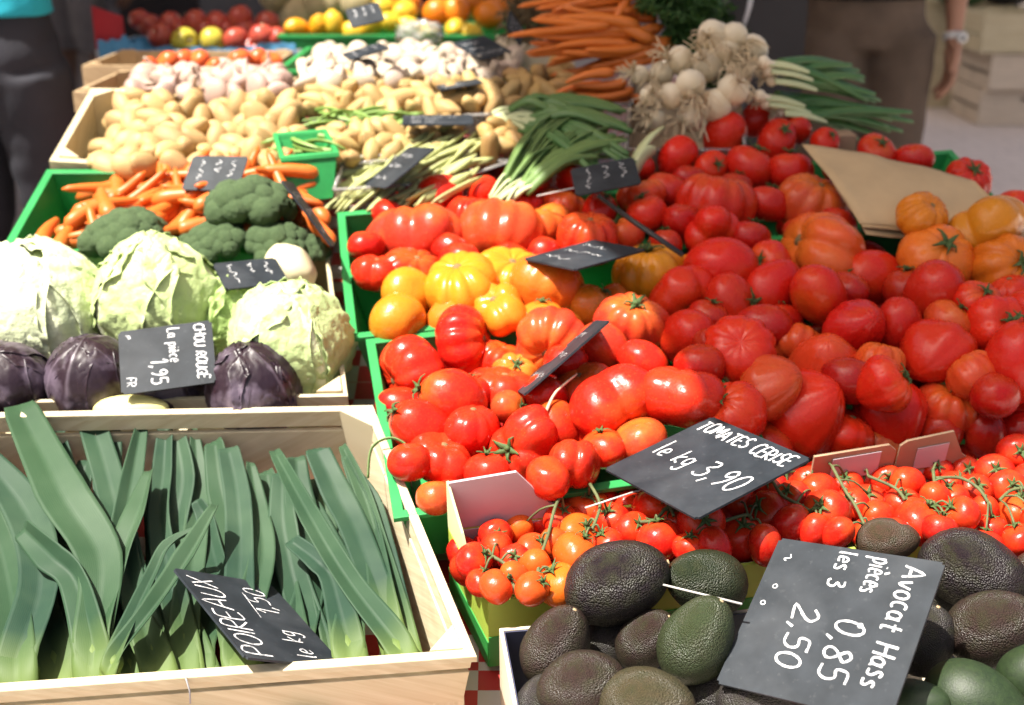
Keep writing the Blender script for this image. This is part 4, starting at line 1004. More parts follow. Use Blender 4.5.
for i_, (lab, bx, ps_) in enumerate([('dark leek filling the middle of the crate behind the yellow-green one', 150, [(150,600),(172,540),(182,480),(176,432)]), ('dark leek between the fork and the straight leaves', 128, [(130,600),(118,545),(108,485),(112,428)]),
    ('dark leek behind the blunt bent leaf tip', 262, [(262,610),(238,550),(222,490),(214,440)]), ('dark leek between the long pale one and the square-cut one', 338, [(338,620),(318,560),(300,505),(296,456)]), ('dark leek behind the small curled one near the slate', 318, [(318,630),(296,585),(284,530),(282,470)]), ('dark leek at the foot of the broadest leaf', 70, [(70,620),(82,560),(70,500),(44,440)])]):
    leek(lab, [(bx + 6, 690, -.095), (bx + 4, 655, -.09)], [([(x, y, -.082 + .016 * j) for j, (x, y) in enumerate(ps_)], [30, 40, 42, 26], .4, .3 * (-1) ** i_), ([(bx, 640, -.09), (bx + 22 * (-1) ** i_, 590, -.085), (bx + 14 * (-1) ** i_, 530, -.08), (bx - 10, 480, -.07)], [28, 38, 36, 18], .5, -.3)], 30)

mb = MB(); sp_l = smoothpath([surf(368, 478, -.01), surf(372, 448, .01), surf(392, 438, .018), surf(413, 452, .01), surf(433, 488, -.004)], 6); mb.tube(sp_l, [.0022] * len(sp_l), 6, ell=.4)
tag(mb.build('leaf_strand', M['flat_leaf'], None, True), 'thin grey-green leaf strand looping from the leek crate corner onto the green tray', 'leaf')
mb = MB(); mb.tube(smoothpath([surf(546, 412, .035), surf(556, 392, .045), surf(577, 374, .05)], 4), [.0022, .002, .0018, .0017, .0016, .0016, .0015, .0014, .001], 6)
tag(mb.build('dry_stalk', M['root'], None, True), 'short dry straw-coloured stalk among the tomatoes under the edge-on slate', 'stalk')
mb = MB(); st_ = [surf(183, 672, .004), surf(184, 676, .006), surf(183, 681, .002)]
a_, b_ = qL[0].lerp(qL[1], .44) + Vector((0, -.004, .003)), qL[0].lerp(qL[1], .44) + Vector((.002, -.0045, -.026)); mb.tube([a_, a_.lerp(b_, .5) + Vector((.002, -.001, 0)), b_], .0009, 5); rel(mb, leek_crate).build('wire_staple', M['metal'], leek_crate, True)

# ------------------------------------------------------------------ cabbages, cauliflower-like heads
def head(label, px, py, wpx, mat, color, off, name='cabbage', cat='cabbage', n_leaf=8, frill=0.06, crinkle=0.024, seed=0, up=(0, .75, .55), open_=0.35, squash=1.04, group=None, core=None):
    r = random.Random(seed); p = surf(px, py, off); R_ = 0.5 * wpx / F * depth(p)
    root = empty(name, p); tag(root, label, cat, group)
    root.rotation_mode = 'QUATERNION'; root.rotation_quaternion = cdir(*up).to_track_quat('Z', 'Y') @ Quaternion((0, 0, 1), r.uniform(0, 6))
    # heart
    nl, nm = 48, 32; vs = []; rib = []; of = Vector((r.random() * 9, 2, 5))
    for i in range(nm + 1):
        th = PI * i / nm
        for j in range(nl):
            ph = 2 * PI * j / nl; q = Vector((math.sin(th) * math.cos(ph), math.sin(th) * math.sin(ph), math.cos(th) * squash))
            w = 0.86 * (1 + 0.04 * noise.noise(q * 2 + of) + crinkle * 0.8 * noise.noise(q * 9 + of)); vs.append(q * w * R_)
            rib.append(max(0, 0.35 * noise.noise(q * 3 + of)))
    fs = [(i * nl + j, (i + 1) * nl + j, (i + 1) * nl + (j + 1) % nl, i * nl + (j + 1) % nl) for i in range(nm) for j in range(nl)]
    o = obj('heart', mesh('heart', vs, fs, True, {'rib': rib}), core or mat, root); o.color = (*color, 1)
    for k in range(n_leaf):
        a0 = 2 * PI * k / n_leaf * 1.618 * 1.0 + r.uniform(-.3, .3); nu, nv = 46, 46; vs = []; ri = []
        wid = r.uniform(0.95, 1.25); top = r.uniform(-0.25, 0.45); lift = 1.0 + 0.035 * k / n_leaf + 0.02 * r.random()
        of = Vector((r.random() * 9, 7, 5)); opn = open_ * r.uniform(0.3, 1)
        for side in (0, 1):
            for i in range(nv + 1):
                v = i / nv; th = PI * 0.93 - v * (PI * 0.93 - top)
                for j in range(nu + 1):
                    u = j / nu * 2 - 1
                    half = wid * (0.30 + 0.75 * math.sin(PI * min(1, v * 0.8 + 0.10)) ** 0.8)
                    m0 = Vector((math.sin(th) * math.cos(a0), math.sin(th) * math.sin(a0), math.cos(th))); tg = Vector((-math.sin(a0), math.cos(a0), 0))
                    q = m0 * math.cos(u * half) + tg * math.sin(u * half); q.z *= squash
                    edge = max(abs(u), (v - 0.55) / 0.45) ** 4 if v > 0.1 else 0
                    rr = lift + crinkle * noise.noise(q * 5 + of) * 1.0 + crinkle * noise.noise(q * 13 + of) * 0.9 + crinkle * .6 * noise.noise(q * 28 + of)
                    rr += edge * (opn * 0.25 + frill * math.sin(u * 19 + v * 41 + k) * .45 + frill * 1.6 * noise.noise(Vector((u * 5, v * 8, k))))
                    rb = max(0, 1 - abs(u) / (0.24 * (1.3 - v))) * (1 - 0.35 * v)
                    vein = max(0, math.sin((v * 9 - abs(u) * 3.0) * 2.0)) ** 12 * 0.4 * (1 - abs(u))
                    rr += 0.05 * rb + 0.016 * vein
                    vs.append(q * (rr - side * 0.018) * R_ * 0.93); ri.append(min(1, rb + vein * 0.8))
        W = nu + 1; H_ = (nu + 1) * (nv + 1); fs = []
        for i in range(nv):
            for j in range(nu):
                a = i * W + j; fs.append((a, a + 1, a + W + 1, a + W)); fs.append((a + H_, a + H_ + W, a + H_ + W + 1, a + H_ + 1))
            for j in (0, nu):
                a = i * W + j; fs.append((a, a + W, a + W + H_, a + H_))
        for j in range(nu):
            a = nv * W + j; fs.append((a, a + 1, a + 1 + H_, a + H_))
        o = obj('leaf', mesh('leaf', vs, fs, True, {'rib': ri}), mat, root); o.color = (*color, 1)
    return root
PALE, MIDG = (0.78, 0.80, 0.60), (0.34, 0.46, 0.15)
head('whitish leafy cabbage head, largest, at the picture edge beside the green carrot tray', 38, 315, 150, M['cabbage'], PALE, -.012, seed=3, group='pale cabbages', open_=.25, frill=.035)
head('round pale cabbage with open frilled green leaves and a thick white rib, behind the slate', 158, 302, 128, M['cabbage'], (0.50, 0.58, 0.28), .002, seed=8, group='pale cabbages', open_=.55, frill=.045)
head('pale green crinkled cabbage with a white rib beside the checked cloth', 290, 345, 124, M['cabbage'], (0.46, 0.55, 0.27), -.004, seed=12, group='pale cabbages', open_=.5, frill=.04)
head('small pale cabbage wedged between the two leafy ones, under the flat slate', 228, 318, 84, M['cabbage'], MIDG, -.03, seed=17, group='pale cabbages', open_=.8, frill=.06)
head('purple cabbage with a cut pale base at the picture edge', 8, 386, 90, M['redcab'], PALE, -.012, seed=21, n_leaf=6, frill=.01, crinkle=.012, open_=.15, group='purple cabbages')
head('purple cabbage with a whitish bloom, beside the CHOU ROUGE slate on its near side', 92, 380, 92, M['redcab'], PALE, -.012, seed=25, n_leaf=6, frill=.012, crinkle=.013, open_=.2, group='purple cabbages')
head('purple cabbage with curled grey-violet leaves between the slate and the checked cloth', 254, 390, 98, M['redcab'], PALE, -.016, seed=29, n_leaf=8, frill=.02, crinkle=.018, open_=.4, group='purple cabbages')
head('purple cabbage hidden behind the CHOU ROUGE slate', 170, 390, 76, M['redcab'], PALE, -.03, seed=33, n_leaf=5, frill=.02, crinkle=.02, open_=.2, group='purple cabbages')
def lump(name, label, cat, pts, mat, rad, group=None):
    mb = MB(); mb.tube(smoothpath(pts, 5), rad, 14); v0 = [Vector(v) for v in mb.v]
    for v in mb.v: v += Vector((1, 1, 1)) * 0.004 * noise.noise(v * 40)
    return tag(mb.build(name, mat, None, True), label, cat, group)
p = surf(130, 402, 0.002); 
def blob(name, label, cat, p, axes, q, mat, color=None, group=None, bump=0.06, freq=1.6, seed=0, nl=28, nm=18, parent=None):
    me = blob_mesh(axes, bump, freq, seed, nl, nm); o = obj(name, me, mat, parent, p); o.rotation_mode = 'QUATERNION'; o.rotation_quaternion = q
    if color: o.color = (*color, 1)
    if label: tag(o, label, cat, group)
    return o
def blob_mesh(axes, bump=0.06, freq=1.6, seed=0, nl=24, nm=16, power=1.0):
    of = Vector((seed * 3.7, seed * 1.3, 5)); vs = []
    for i in range(nm + 1):
        th = PI * i / nm
        for j in range(nl):
            ph = 2 * PI * j / nl; q = Vector((math.sin(th) * math.cos(ph), math.sin(th) * math.sin(ph), math.cos(th)))
            w = 1 + bump * noise.noise(q * freq + of) + bump * 0.35 * noise.noise(q * freq * 3 + of); vs.append(Vector((q.x * axes[0], q.y * axes[1], q.z * axes[2])) * w)
    fs = [(i * nl + j, (i + 1) * nl + j, (i + 1) * nl + (j + 1) % nl, i * nl + (j + 1) % nl) for i in range(nm) for j in range(nl)]
    return mesh('blob', vs, fs)
blob('melon_half', 'pale yellow rounded rind standing on the leek crate board below the slate', 'fruit', surf(131, 409, -.012), (0.046, 0.02, 0.016), Quaternion((1, 0, 0), .3), plain('pale_yellow_rind', (0.72, 0.66, 0.26), 0.5, 0.2, 12), bump=.04, seed=2)
root = blob('celeriac_stump', 'cream cut vegetable stump between the flat slate and the checked cloth', 'vegetable', surf(290, 272, -.005), (0.040, 0.036, 0.040), cdir(-.2, .7, .4).to_track_quat('Z', 'Y'), M['cream_veg'], bump=.14, freq=1.2, seed=4)

# ------------------------------------------------------------------ broccoli
def broccoli_mesh(seed, n=26):
    r = random.Random(seed); bm = bmesh.new(); gold = PI * (3 - 5 ** .5)
    for i in range(n):
        z = 1 - (i + .5) / n * 0.98; rr = math.sqrt(max(0, 1 - z * z)); a = gold * i + seed
        c = Vector((rr * math.cos(a), rr * math.sin(a), z * 0.68)) * r.uniform(0.60, 0.68); s = r.uniform(0.30, 0.38)
        m0 = bmesh.ops.create_icosphere(bm, subdivisions=4, radius=s)
        for v in m0['verts']:
            q = v.co.normalized(); of = Vector((i * 2.3, seed, 0))
            d = noise.voronoi(q * 5.5 + of)[0][0]; v.co = v.co * (1.02 - 0.13 * d + 0.04 * noise.noise(q * 20 + of)) + c
    me = bpy.data.meshes.new('crown'); bm.to_mesh(me); bm.free(); me.polygons.foreach_set('use_smooth', [True] * len(me.polygons)); me.materials.append(M['broccoli']); return me
BRM = [broccoli_mesh(1), broccoli_mesh(2, 22)]
for i, (px, py, w, up, off, lab) in enumerate([(126, 240, 88, (-.1, .9, .35), .005, 'broccoli head standing alone in front of the loose carrots'),
    (250, 210, 92, (.0, .9, .3), .030, 'tallest broccoli head, just below the slate on the carrots'), (216, 246, 70, (-.3, .8, .5), .0, 'broccoli head low in front of the tallest one'),
    (276, 246, 66, (.1, .7, .7), .004, 'dull grey-green broccoli head over the flat slate'), (312, 250, 42, (.3, .8, .4), -.01, 'small broccoli floret against the checked cloth'), (190, 252, 50, (-.3, .8, .3), -.02, 'small broccoli floret half hidden behind the leafy cabbage')]):
    p = surf(px, py, off); s = 0.5 * w / F * depth(p) * 1.05
    root = empty('broccoli_head', p); tag(root, lab, 'broccoli', 'broccoli heads'); root.rotation_mode = 'QUATERNION'; root.rotation_quaternion = cdir(*up).to_track_quat('Z', 'Y') @ Quaternion((0, 0, 1), i); root.scale = (s, s, s * .92)
    obj('crown', BRM[i % 2], None, root)
    mb = MB()
    mb.tube([(0, 0, -.95), (0, 0, -.5), (0, 0, -.1)], [.26, .24, .30], 12)
    for k in range(7):
        a = 2 * PI * k / 7; mb.tube(smoothpath([(0, 0, -.6), (.28 * math.cos(a), .28 * math.sin(a), -.2), (.58 * math.cos(a), .58 * math.sin(a), .05)], 3), [.12, .11, .10, .10, .11, .12, .13], 8)
    mb.build('stalk', M['broccoli_stalk'], root, True)

# ------------------------------------------------------------------ roots and tubers in heaps
def taper_mesh(name, L, r0, seed, mat, bend=0.05, n=10):
    r = random.Random(seed); b1, b2 = r.uniform(-bend, bend), r.uniform(-bend, bend); mb = MB(); pts = []; rad = []
    for i in range(15):
        t = i / 14; pts.append((b1 * math.sin(t * PI) * L * 2, b2 * math.sin(t * PI) * L * 2, (t - .5) * L))
        e = min(1, math.sin(min(1, t * 6) * PI / 2) * .3 + .7); rad.append(r0 * e * (1 - .62 * t ** 1.4) * (1 + .03 * math.sin(i * 2.1 + seed)) * (0.35 if i == 0 else 1) * (0.25 if i == 14 else 1))
    mb.tube(pts, rad, n); me = mesh(name, mb.v, mb.f); me.materials.append(mat); return me
CAR = [taper_mesh('carrot', .095 + .012 * i, .0128, i, M['carrot'], .04) for i in range(6)]
POT = [blob_mesh((.0175 + .002 * (i % 3), .0160, .0245 + .004 * (i % 3)), .08, 1.2, i) for i in range(6)]
for m_ in POT: m_.materials.append(M['potato'])
RAT = [blob_mesh((.0145, .0135, .025 + .004 * (i % 3)), .13, 1.3, 20 + i) for i in range(5)]
for m_ in RAT: m_.materials.append(M['potato'])
def rquat(flat=0.0):
    q = Quaternion((rnd.gauss(0, 1), rnd.gauss(0, 1), rnd.gauss(0, 1), rnd.gauss(0, 1))); q.normalize(); return q
def lying(angle, tilt=0.0, base=NRM):
    """long axis lying on the ramp, turned by angle from the view's right"""
    d = (RIGHT * math.cos(angle) + ALONG * math.sin(angle) + NRM * tilt).normalized(); return d.to_track_quat('Z', 'Y') @ Quaternion((0, 0, 1), rnd.uniform(0, 6))
def inside(px, py, poly):
    c = False; j = len(poly) - 1
    for i in range(len(poly)):
        if (poly[i][1] > py) != (poly[j][1] > py) and px < (poly[j][0] - poly[i][0]) * (py - poly[i][1]) / (poly[j][1] - poly[i][1]) + poly[i][0]: c = not c
        j = i
    return c
def heap(poly, n, dmin, off, tries=6000):
    out = []; xs = [p[0] for p in poly]; ys = [p[1] for p in poly]
    for _ in range(tries):
        if len(out) >= n: break
        x, y = rnd.uniform(min(xs), max(xs)), rnd.uniform(min(ys), max(ys))
        if not inside(x, y, poly): continue
        p = surf(x, y, off(x, y) if callable(off) else off)
        if all((p - q).length > dmin for q in out): out.append(p)
    return out
def shade(c, a=.12): v = 1 + rnd.uniform(-a, a); return (c[0] * v, c[1] * v * rnd.uniform(.94, 1.06), c[2] * v, 1)
def put_heap(name, cat, meshes, poly, n, dmin, off, quat, col, under=None, label=None, place=None, rows=4, group=None, slab=None):
    top = []
    for p in heap(poly, n, dmin, off):
        o = obj(name, meshes[rnd.randrange(len(meshes))], None, None, p); o.rotation_mode = 'QUATERNION'; o.rotation_quaternion = quat(); o.color = shade(col); o['category'] = cat; top.append(o)
        k = rnd.uniform(.9, 1.12); o.scale = (k, k, k)
    if slab:
        for o in top: tag(o, slab, cat, group)
    else: pile_labels(top, label, place, rows, group)
    if under:
        for p in heap(poly, under[0], dmin * .95, (lambda x, y: (off(x, y) if callable(off) else off) - under[1])):
            o = obj(name, meshes[rnd.randrange(len(meshes))], None, None, p); o.rotation_mode = 'QUATERNION'; o.rotation_quaternion = quat(); o.color = shade(col)
            tag(o, under[2], cat, group + ', lower layer')
    return top
put_heap('potato', 'potato', POT, [(94,168),(296,172),(298,100),(128,100)], 96, .027, lambda x, y: .012 + .012 * math.sin(x * .05), rquat, (0.52, 0.36, 0.155), (70, .028, 'pale yellow potato lying under the others in the wooden crate'), 'small potato', 'in the pale crate', 6, 'potatoes in the pale wooden crate')
CARC = (0.56, 0.115, 0.012)
fans = lambda: lying(rnd.choice([rnd.uniform(-.1, .8), rnd.uniform(1.0, 2.2), rnd.uniform(3.9, 5.4), rnd.uniform(2.9, 3.9), rnd.uniform(.3, 1.2)]), rnd.uniform(-.2, .5))
put_heap('carrot', 'carrot', CAR, [(108,184),(282,166),(292,198),(196,226),(100,232)], 80, .024, lambda x, y: .018 + .012 * math.sin(x * .03), fans, CARC, (45, .03, 'orange carrot lying under the others in the green tray'), 'orange carrot', 'in the green tray', 5, 'loose carrots in the green tray')
for i, (px, py, a) in enumerate([(48, 236, 1.55), (66, 240, 1.5), (95, 232, .05), (100, 244, -.05), (300, 205, 2.3), (306, 222, 2.2)]):
    o = obj('carrot', CAR[i % 6], None, None, surf(px, py, 0.004)); o.rotation_mode = 'QUATERNION'; o.rotation_quaternion = lying(a); o.color = shade(CARC)
    o['category'] = 'carrot'; tag(o, ['carrot on end at the side wall of the green tray', 'carrot on end, second from the side wall of the green tray', 'carrot lying flat beside the lone broccoli, the upper of two', 'carrot lying flat beside the lone broccoli, the lower of two', 'carrot slanting down to the checked cloth, the upper of two', 'carrot slanting down to the checked cloth, the lower of two'][i], 'carrot', 'loose carrots in the green tray')

# garlic, orange-red tomatoes, apples behind the potatoes
def garlic_mesh(seed):
    mb = MB(); pts = [(0, 0, -.016), (0, 0, -.010), (0, 0, 0), (0, 0, .010), (.001, 0, .018), (.002, 0, .028), (.004, 0, .040)]
    mb.tube(smoothpath(pts, 2), [.006, .017, .023, .025, .025, .022, .016, .011, .006, .004, .0035, .003, .003], 20)
    for i, v in enumerate(mb.v):
        a = math.atan2(v.y, v.x); 
        if v.z < .02: f = 1 + .06 * abs(math.sin(a * 4 + seed)) ** .5 - .03; v.x *= f; v.y *= f
    return mesh('garlic', mb.v, mb.f)
GAR = [garlic_mesh(i) for i in range(3)]
for m_ in GAR: m_.materials.append(M['garlic'])
put_heap('garlic_bulb', 'garlic', GAR, [(128,96),(286,96),(282,72),(150,74)], 34, .033, .018, rquat, (0.40, 0.31, 0.25), (20, .03, 'white garlic bulb lying under the others in the low aged crate'), 'white garlic bulb', 'in the aged crate', 3, 'garlic bulbs in the low aged crate')
for i, (px, py, w) in enumerate([(168,63,24),(184,60,22),(200,60,22),(214,67,18),(240,60,24),(258,58,22),(272,62,22),(228,66,16),(150,64,16)]):
    p = surf(px, py, .03); o = obj('tomato', TOM['round'][i % 4][0], None, None, p); s = .5 * w / F * depth(p); o.scale = (s, s, s); o.color = (.62, .10, .03, .6); o.rotation_euler = (rnd.uniform(-.8, .8), rnd.uniform(-.8, .8), i)
    o['category'] = 'tomato'; tag(o, f'{ordn(i) if False else ""}orange-red tomato in the aged crate below the apples, ' + f'{ordn(sorted([168,184,200,214,240,258,272,228,150]).index(px))} from the left', 'tomato', 'tomatoes in the aged crate below the apples')
AP = blob_mesh((1, 1, .92), .05, 1.3, 50, 28, 18); AP.materials.append(M['apple'])
for v in AP.vertices:
    r_ = math.hypot(v.co.x, v.co.y); v.co.z -= .35 * math.exp(-(r_ / .28) ** 2) * (1 if v.co.z > 0 else -.6)
abox_q = zq(-0.985, -0.50, 3.02, 3.34, 0.862)
abox = open_box('apple_box', 'red and white printed card box of apples with pale blue tissue', 'box', abox_q, 0.11, 0.005, M['plasticfilm'], 0, M['bluetissue'], group='card fruit boxes')
for k, (a0, a1, z0, z1) in enumerate([(0.0, .12, .02, .05), (0, .12, .065, .10), (.86, 1, .03, .10)]):
    a, b = abox_q[0].lerp(abox_q[1], a0), abox_q[0].lerp(abox_q[1], a1)
    mb = MB(); mb.hexa([a + Vector((0, -.0015, -z1)), b + Vector((0, -.0015, -z1)), b + Vector((0, 0, -z1)), a + Vector((0, 0, -z1)), a + Vector((0, -.0015, -z0)), b + Vector((0, -.0015, -z0)), b + Vector((0, 0, -z0)), a + Vector((0, 0, -z0))]); rel(mb, abox).build('printed_patch', M['redprint'], abox)
mb = MB(); a = abox_q[0]
mb.hexa([a + Vector(v) for v in ((0, .006, 0), (.07, .006, 0), (.07, .012, 0), (0, .012, 0), (0, .006, .10), (.07, .006, .075), (.07, .012, .075), (0, .012, .10))]); rel(mb, abox).build('raised_corner', M['redprint'], abox)
tl = []
ps = MB(); n_t = 60; vs = []
for i in range(n_t + 1):
    x = -0.975 + .465 * i / n_t
    for j in range(6):
        hgt = .012 * noise.noise(Vector((x * 30, 3, 0))) + (.035 if i < 14 else (.022 if i > 48 else .004)) * (.6 + .4 * noise.noise(Vector((x * 60, 1, 0))))
        vs.append(Vector((x, 3.012 + .008 * noise.noise(Vector((x * 45, j * .8, 2))), .80 + (.066 + hgt) * j / 5)))
ps.add(vs + [v + Vector((0, .004, 0)) for v in vs], [(i * 6 + j, i * 6 + 6 + j, i * 6 + 7 + j, i * 6 + 1 + j) for i in range(n_t) for j in range(5)])
rel(ps, abox).build('tissue', M['bluetissue'], abox, True)
aps = []
for px, py, w, c in [(185,42,28,'y'),(213,41,28,'y'),(160,36,26,'r'),(172,24,26,'r'),(150,26,24,'r'),(195,22,26,'r'),(218,24,26,'r'),(236,40,26,'r'),(246,30,26,'r'),(262,36,26,'r'),(240,18,26,'r'),(268,24,26,'r'),(205,30,24,'r'),(255,48,24,'r'),(140,20,22,'r'),(276,38,22,'r'),(180,30,24,'r'),(228,30,24,'r')]:
    p = atY(px, py, 3.09 if py > 33 else 3.2); o = obj('apple', AP, None, None, p); s = .5 * w / F * depth(p); o.scale = (s, s, s)
    o.color = (0.48, 0.46, 0.05, 1) if c == 'y' else shade((0.36, 0.03, 0.035)); o.rotation_euler = (1.3 if c == 'y' else rnd.uniform(-1, 1), rnd.uniform(-1, 1), rnd.uniform(0, 6))
    o['category'] = 'apple'; aps.append((px, py, c, o)); 
    sm = MB(); sm.tube([(0, 0, .55), (.05, 0, .95)], .05, 6); sm.build('stalk', M['root'], o, True)
aps.sort(key=lambda t: t[0]); yi = ri_ = 0
tag([a[3] for a in aps if a[2] == 'y'][0], 'yellow-green apple at the front of the red ones, left of the pair', 'apple', 'apples in the card box'); tag([a[3] for a in aps if a[2] == 'y'][1], 'yellow-green apple at the front of the red ones, right of the pair', 'apple', 'apples in the card box')
pile_labels([a[3] for a in aps if a[2] == 'r'], 'red apple', 'in the printed box', 3, 'apples in the card box')

# ------------------------------------------------------------------ punnets and what they hold
def punnet(label, q4, h=0.075, group='clear punnets', taper=.10, mat='clear'):
    n = (q4[1] - q4[0]).cross(q4[3] - q4[0]).normalized()
    root = empty('clear_punnet', sum(q4, Vector()) / 4 - n * h); tag(root, label, 'punnet', group)
    mb = MB(); low = lower(q4, h, n, taper); t = .0008
    mb.add(q4 + low, [(0, 1, 5, 4), (1, 2, 6, 5), (2, 3, 7, 6), (3, 0, 4, 7), (4, 5, 6, 7)])
    rel(mb, root).build('shell', M[mat], root)
    mb = MB()
    for i in range(4):
        mb.tube([q4[i], q4[(i + 1) % 4]], .0030, 6)
    rel(mb, root).build('rim', M['clear'], root, True)
    return root
def sq(*px, off=0.0): return [surf(x, y, off) for x, y in px]
punnet('clear punnet of pale ratte potatoes behind the green bean punnet, first of its row', sq((303, 122), (437, 118), (430, 82), (312, 84), off=.012))
punnet('clear punnet of pale ratte potatoes in the middle, below the flat slate', sq((440, 117), (520, 113), (505, 82), (434, 84), off=.012))
punnet('clear punnet of ratte potatoes in the shade beside the hanging carrots', sq((524, 113), (585, 109), (572, 66), (508, 72), off=.018))
punnet('clear punnet of ratte potatoes next to the green bean punnet, nearest the rear tomato tray', sq((328, 165), (395, 160), (402, 124), (330, 128), off=.02))
punnet('clear punnet of flat pale beans right behind the rear green tomato tray', sq((334, 190), (470, 181), (466, 150), (345, 158), off=.02))
punnet('small clear punnet with yellow potatoes and a green leaf behind the round tomatoes', sq((462, 178), (520, 158), (512, 128), (462, 140), off=.02))
punnet('clear punnet of ratte potatoes behind the beans, beside the dark flat slate', sq((398, 158), (458, 154), (460, 122), (404, 124), off=.012))
gp = [surf(x, y, .055) for x, y in ((282, 158), (337, 153), (325, 131), (275, 135))]
open_box('green_punnet', 'small green punnet of green beans beside the loose carrots', 'punnet', gp, .07, .003, M['green'], .10, rim=(.003, .005), n=Vector((0.02, .30, 1)).normalized())
RC = (0.53, 0.37, 0.15)
put_heap('ratte_potato', 'potato', RAT, [(308,117),(434,113),(426,84),(314,86)], 34, .026, .016, rquat, RC, (26, .026, 'yellow ratte potato under the others in the first clear punnet'), 'ratte potato', 'in the first punnet', 3, 'ratte potatoes in the first clear punnet')
put_heap('ratte_potato', 'potato', RAT, [(444,112),(516,108),(500,84),(438,86)], 20, .026, .018, rquat, RC, (16, .026, 'yellow ratte potato under the others in the middle punnet'), 'ratte potato', 'in the middle punnet', 3, 'ratte potatoes in the middle punnet')
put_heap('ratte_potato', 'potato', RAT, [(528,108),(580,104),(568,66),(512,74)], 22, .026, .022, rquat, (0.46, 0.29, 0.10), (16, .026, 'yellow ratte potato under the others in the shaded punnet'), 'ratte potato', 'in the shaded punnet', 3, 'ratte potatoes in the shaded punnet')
put_heap('ratte_potato', 'potato', RAT, [(332,161),(392,157),(398,126),(334,130)], 17, .026, .022, rquat, RC, (26, .03, 'yellow ratte potato under the others in the nearest punnet'), 'ratte potato', 'in the nearest punnet', 3, 'ratte potatoes in the nearest punnet')
put_heap('ratte_potato', 'potato', RAT, [(402,154),(456,150),(456,125),(408,127)], 12, .026, .014, rquat, RC, (10, .026, 'yellow ratte potato under the others beside the dark slate'), 'ratte potato', 'beside the dark slate', 2, 'ratte potatoes beside the dark slate')
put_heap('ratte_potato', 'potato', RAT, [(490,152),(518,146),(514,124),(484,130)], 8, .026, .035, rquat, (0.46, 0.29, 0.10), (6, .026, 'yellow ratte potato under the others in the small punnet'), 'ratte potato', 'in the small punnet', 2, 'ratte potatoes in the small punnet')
def bean_mesh(seed, L, w):
    r = random.Random(seed); mb = MB(); b = r.uniform(-.18, .18); pts = [(b * L * math.sin(PI * t), 0, (t - .5) * L) for t in np.linspace(0, 1, 9)]
    mb.tube(pts, [w * k for k in (.25, .8, 1, 1, 1, 1, 1, .75, .2)], 8, ell=.5); return mesh('bean', mb.v, mb.f)
GB = [bean_mesh(i, .085 + .01 * (i % 3), .0042) for i in range(4)]
PBN = [bean_mesh(i + 9, .10 + .012 * (i % 3), .0065) for i in range(4)]
for m_ in GB: m_.materials.append(M['bean'])
for m_ in PBN: m_.materials.append(M['palebean'])
put_heap('green_bean', 'bean', GB, [(292,153),(326,148),(320,136),(286,139)], 9, .010, .046, lambda: lying(rnd.uniform(-.9, .1), .1), (1, 1, 1), None, slab='thin green bean in the small green punnet', group='beans in the green punnet')
put_heap('green_bean', 'bean', GB, [(300,134),(400,124),(388,112),(318,116)], 26, .010, .024, lambda: lying(rnd.uniform(-.8, .8), .15), (1, 1, 1), None, slab='green bean strewn between the green punnet and the ratte potatoes', group='green beans strewn behind the green punnet')
put_heap('flat_bean', 'bean', PBN, [(342,200),(462,192),(470,140),(430,125),(350,158)], 64, .010, lambda x, y: .0 + .03 * max(0, min(1, (x - 350) / 90)), lambda: lying(rnd.uniform(.4, 1.2), rnd.uniform(0, .35)), (1, 1, 1), None, slab='flat pale green bean in the clear punnet behind the rear tomato tray', group='flat beans in the clear punnet')
# mushrooms
def mushroom_mesh(seed):
    mb = MB(); mb.tube([(0, 0, -.022), (0, 0, -.012), (0, 0, -.002), (0, 0, .000), (0, 0, .004), (0, 0, .010), (0, 0, .015), (0, 0, .018)], [.008, .008, .009, .021, .0225, .019, .012, .002], 18); return mesh('mushroom', mb.v, mb.f)
MU = [mushroom_mesh(0)]; MU[0].materials.append(M['mushroom'])
put_heap('mushroom', 'mushroom', MU, [(306,84),(420,80),(428,50),(305,50)], 44, .033, .028, rquat, (0.56, 0.48, 0.38), (24, .03, 'white button mushroom under the others in the sunlit heap'), 'white mushroom', 'in the sunlit heap', 4, 'white button mushrooms in the sunlit heap')
put_heap('mushroom', 'mushroom', MU, [(432,80),(520,72),(520,56),(432,52)], 24, .033, .028, rquat, (0.50, 0.42, 0.34), (14, .03, 'greyish mushroom under the others below the oranges'), 'greyish mushroom', 'in the heap below the oranges', 2, 'greyish mushrooms below the oranges')
open_box('green_tray', 'green tray holding the white mushrooms below the lemons', 'tray', zq(-.46, -.20, 2.50, 2.90, Z_FLAT + .005), .08, .005, M['green'], .08, rim=(.006, .005), group='green trays')
open_box('green_tray', 'green tray holding greyish mushrooms below the oranges', 'tray', zq(-.17, .05, 2.50, 2.90, Z_FLAT + .005), .08, .005, M['green'], .08, rim=(.006, .005), group='green trays')
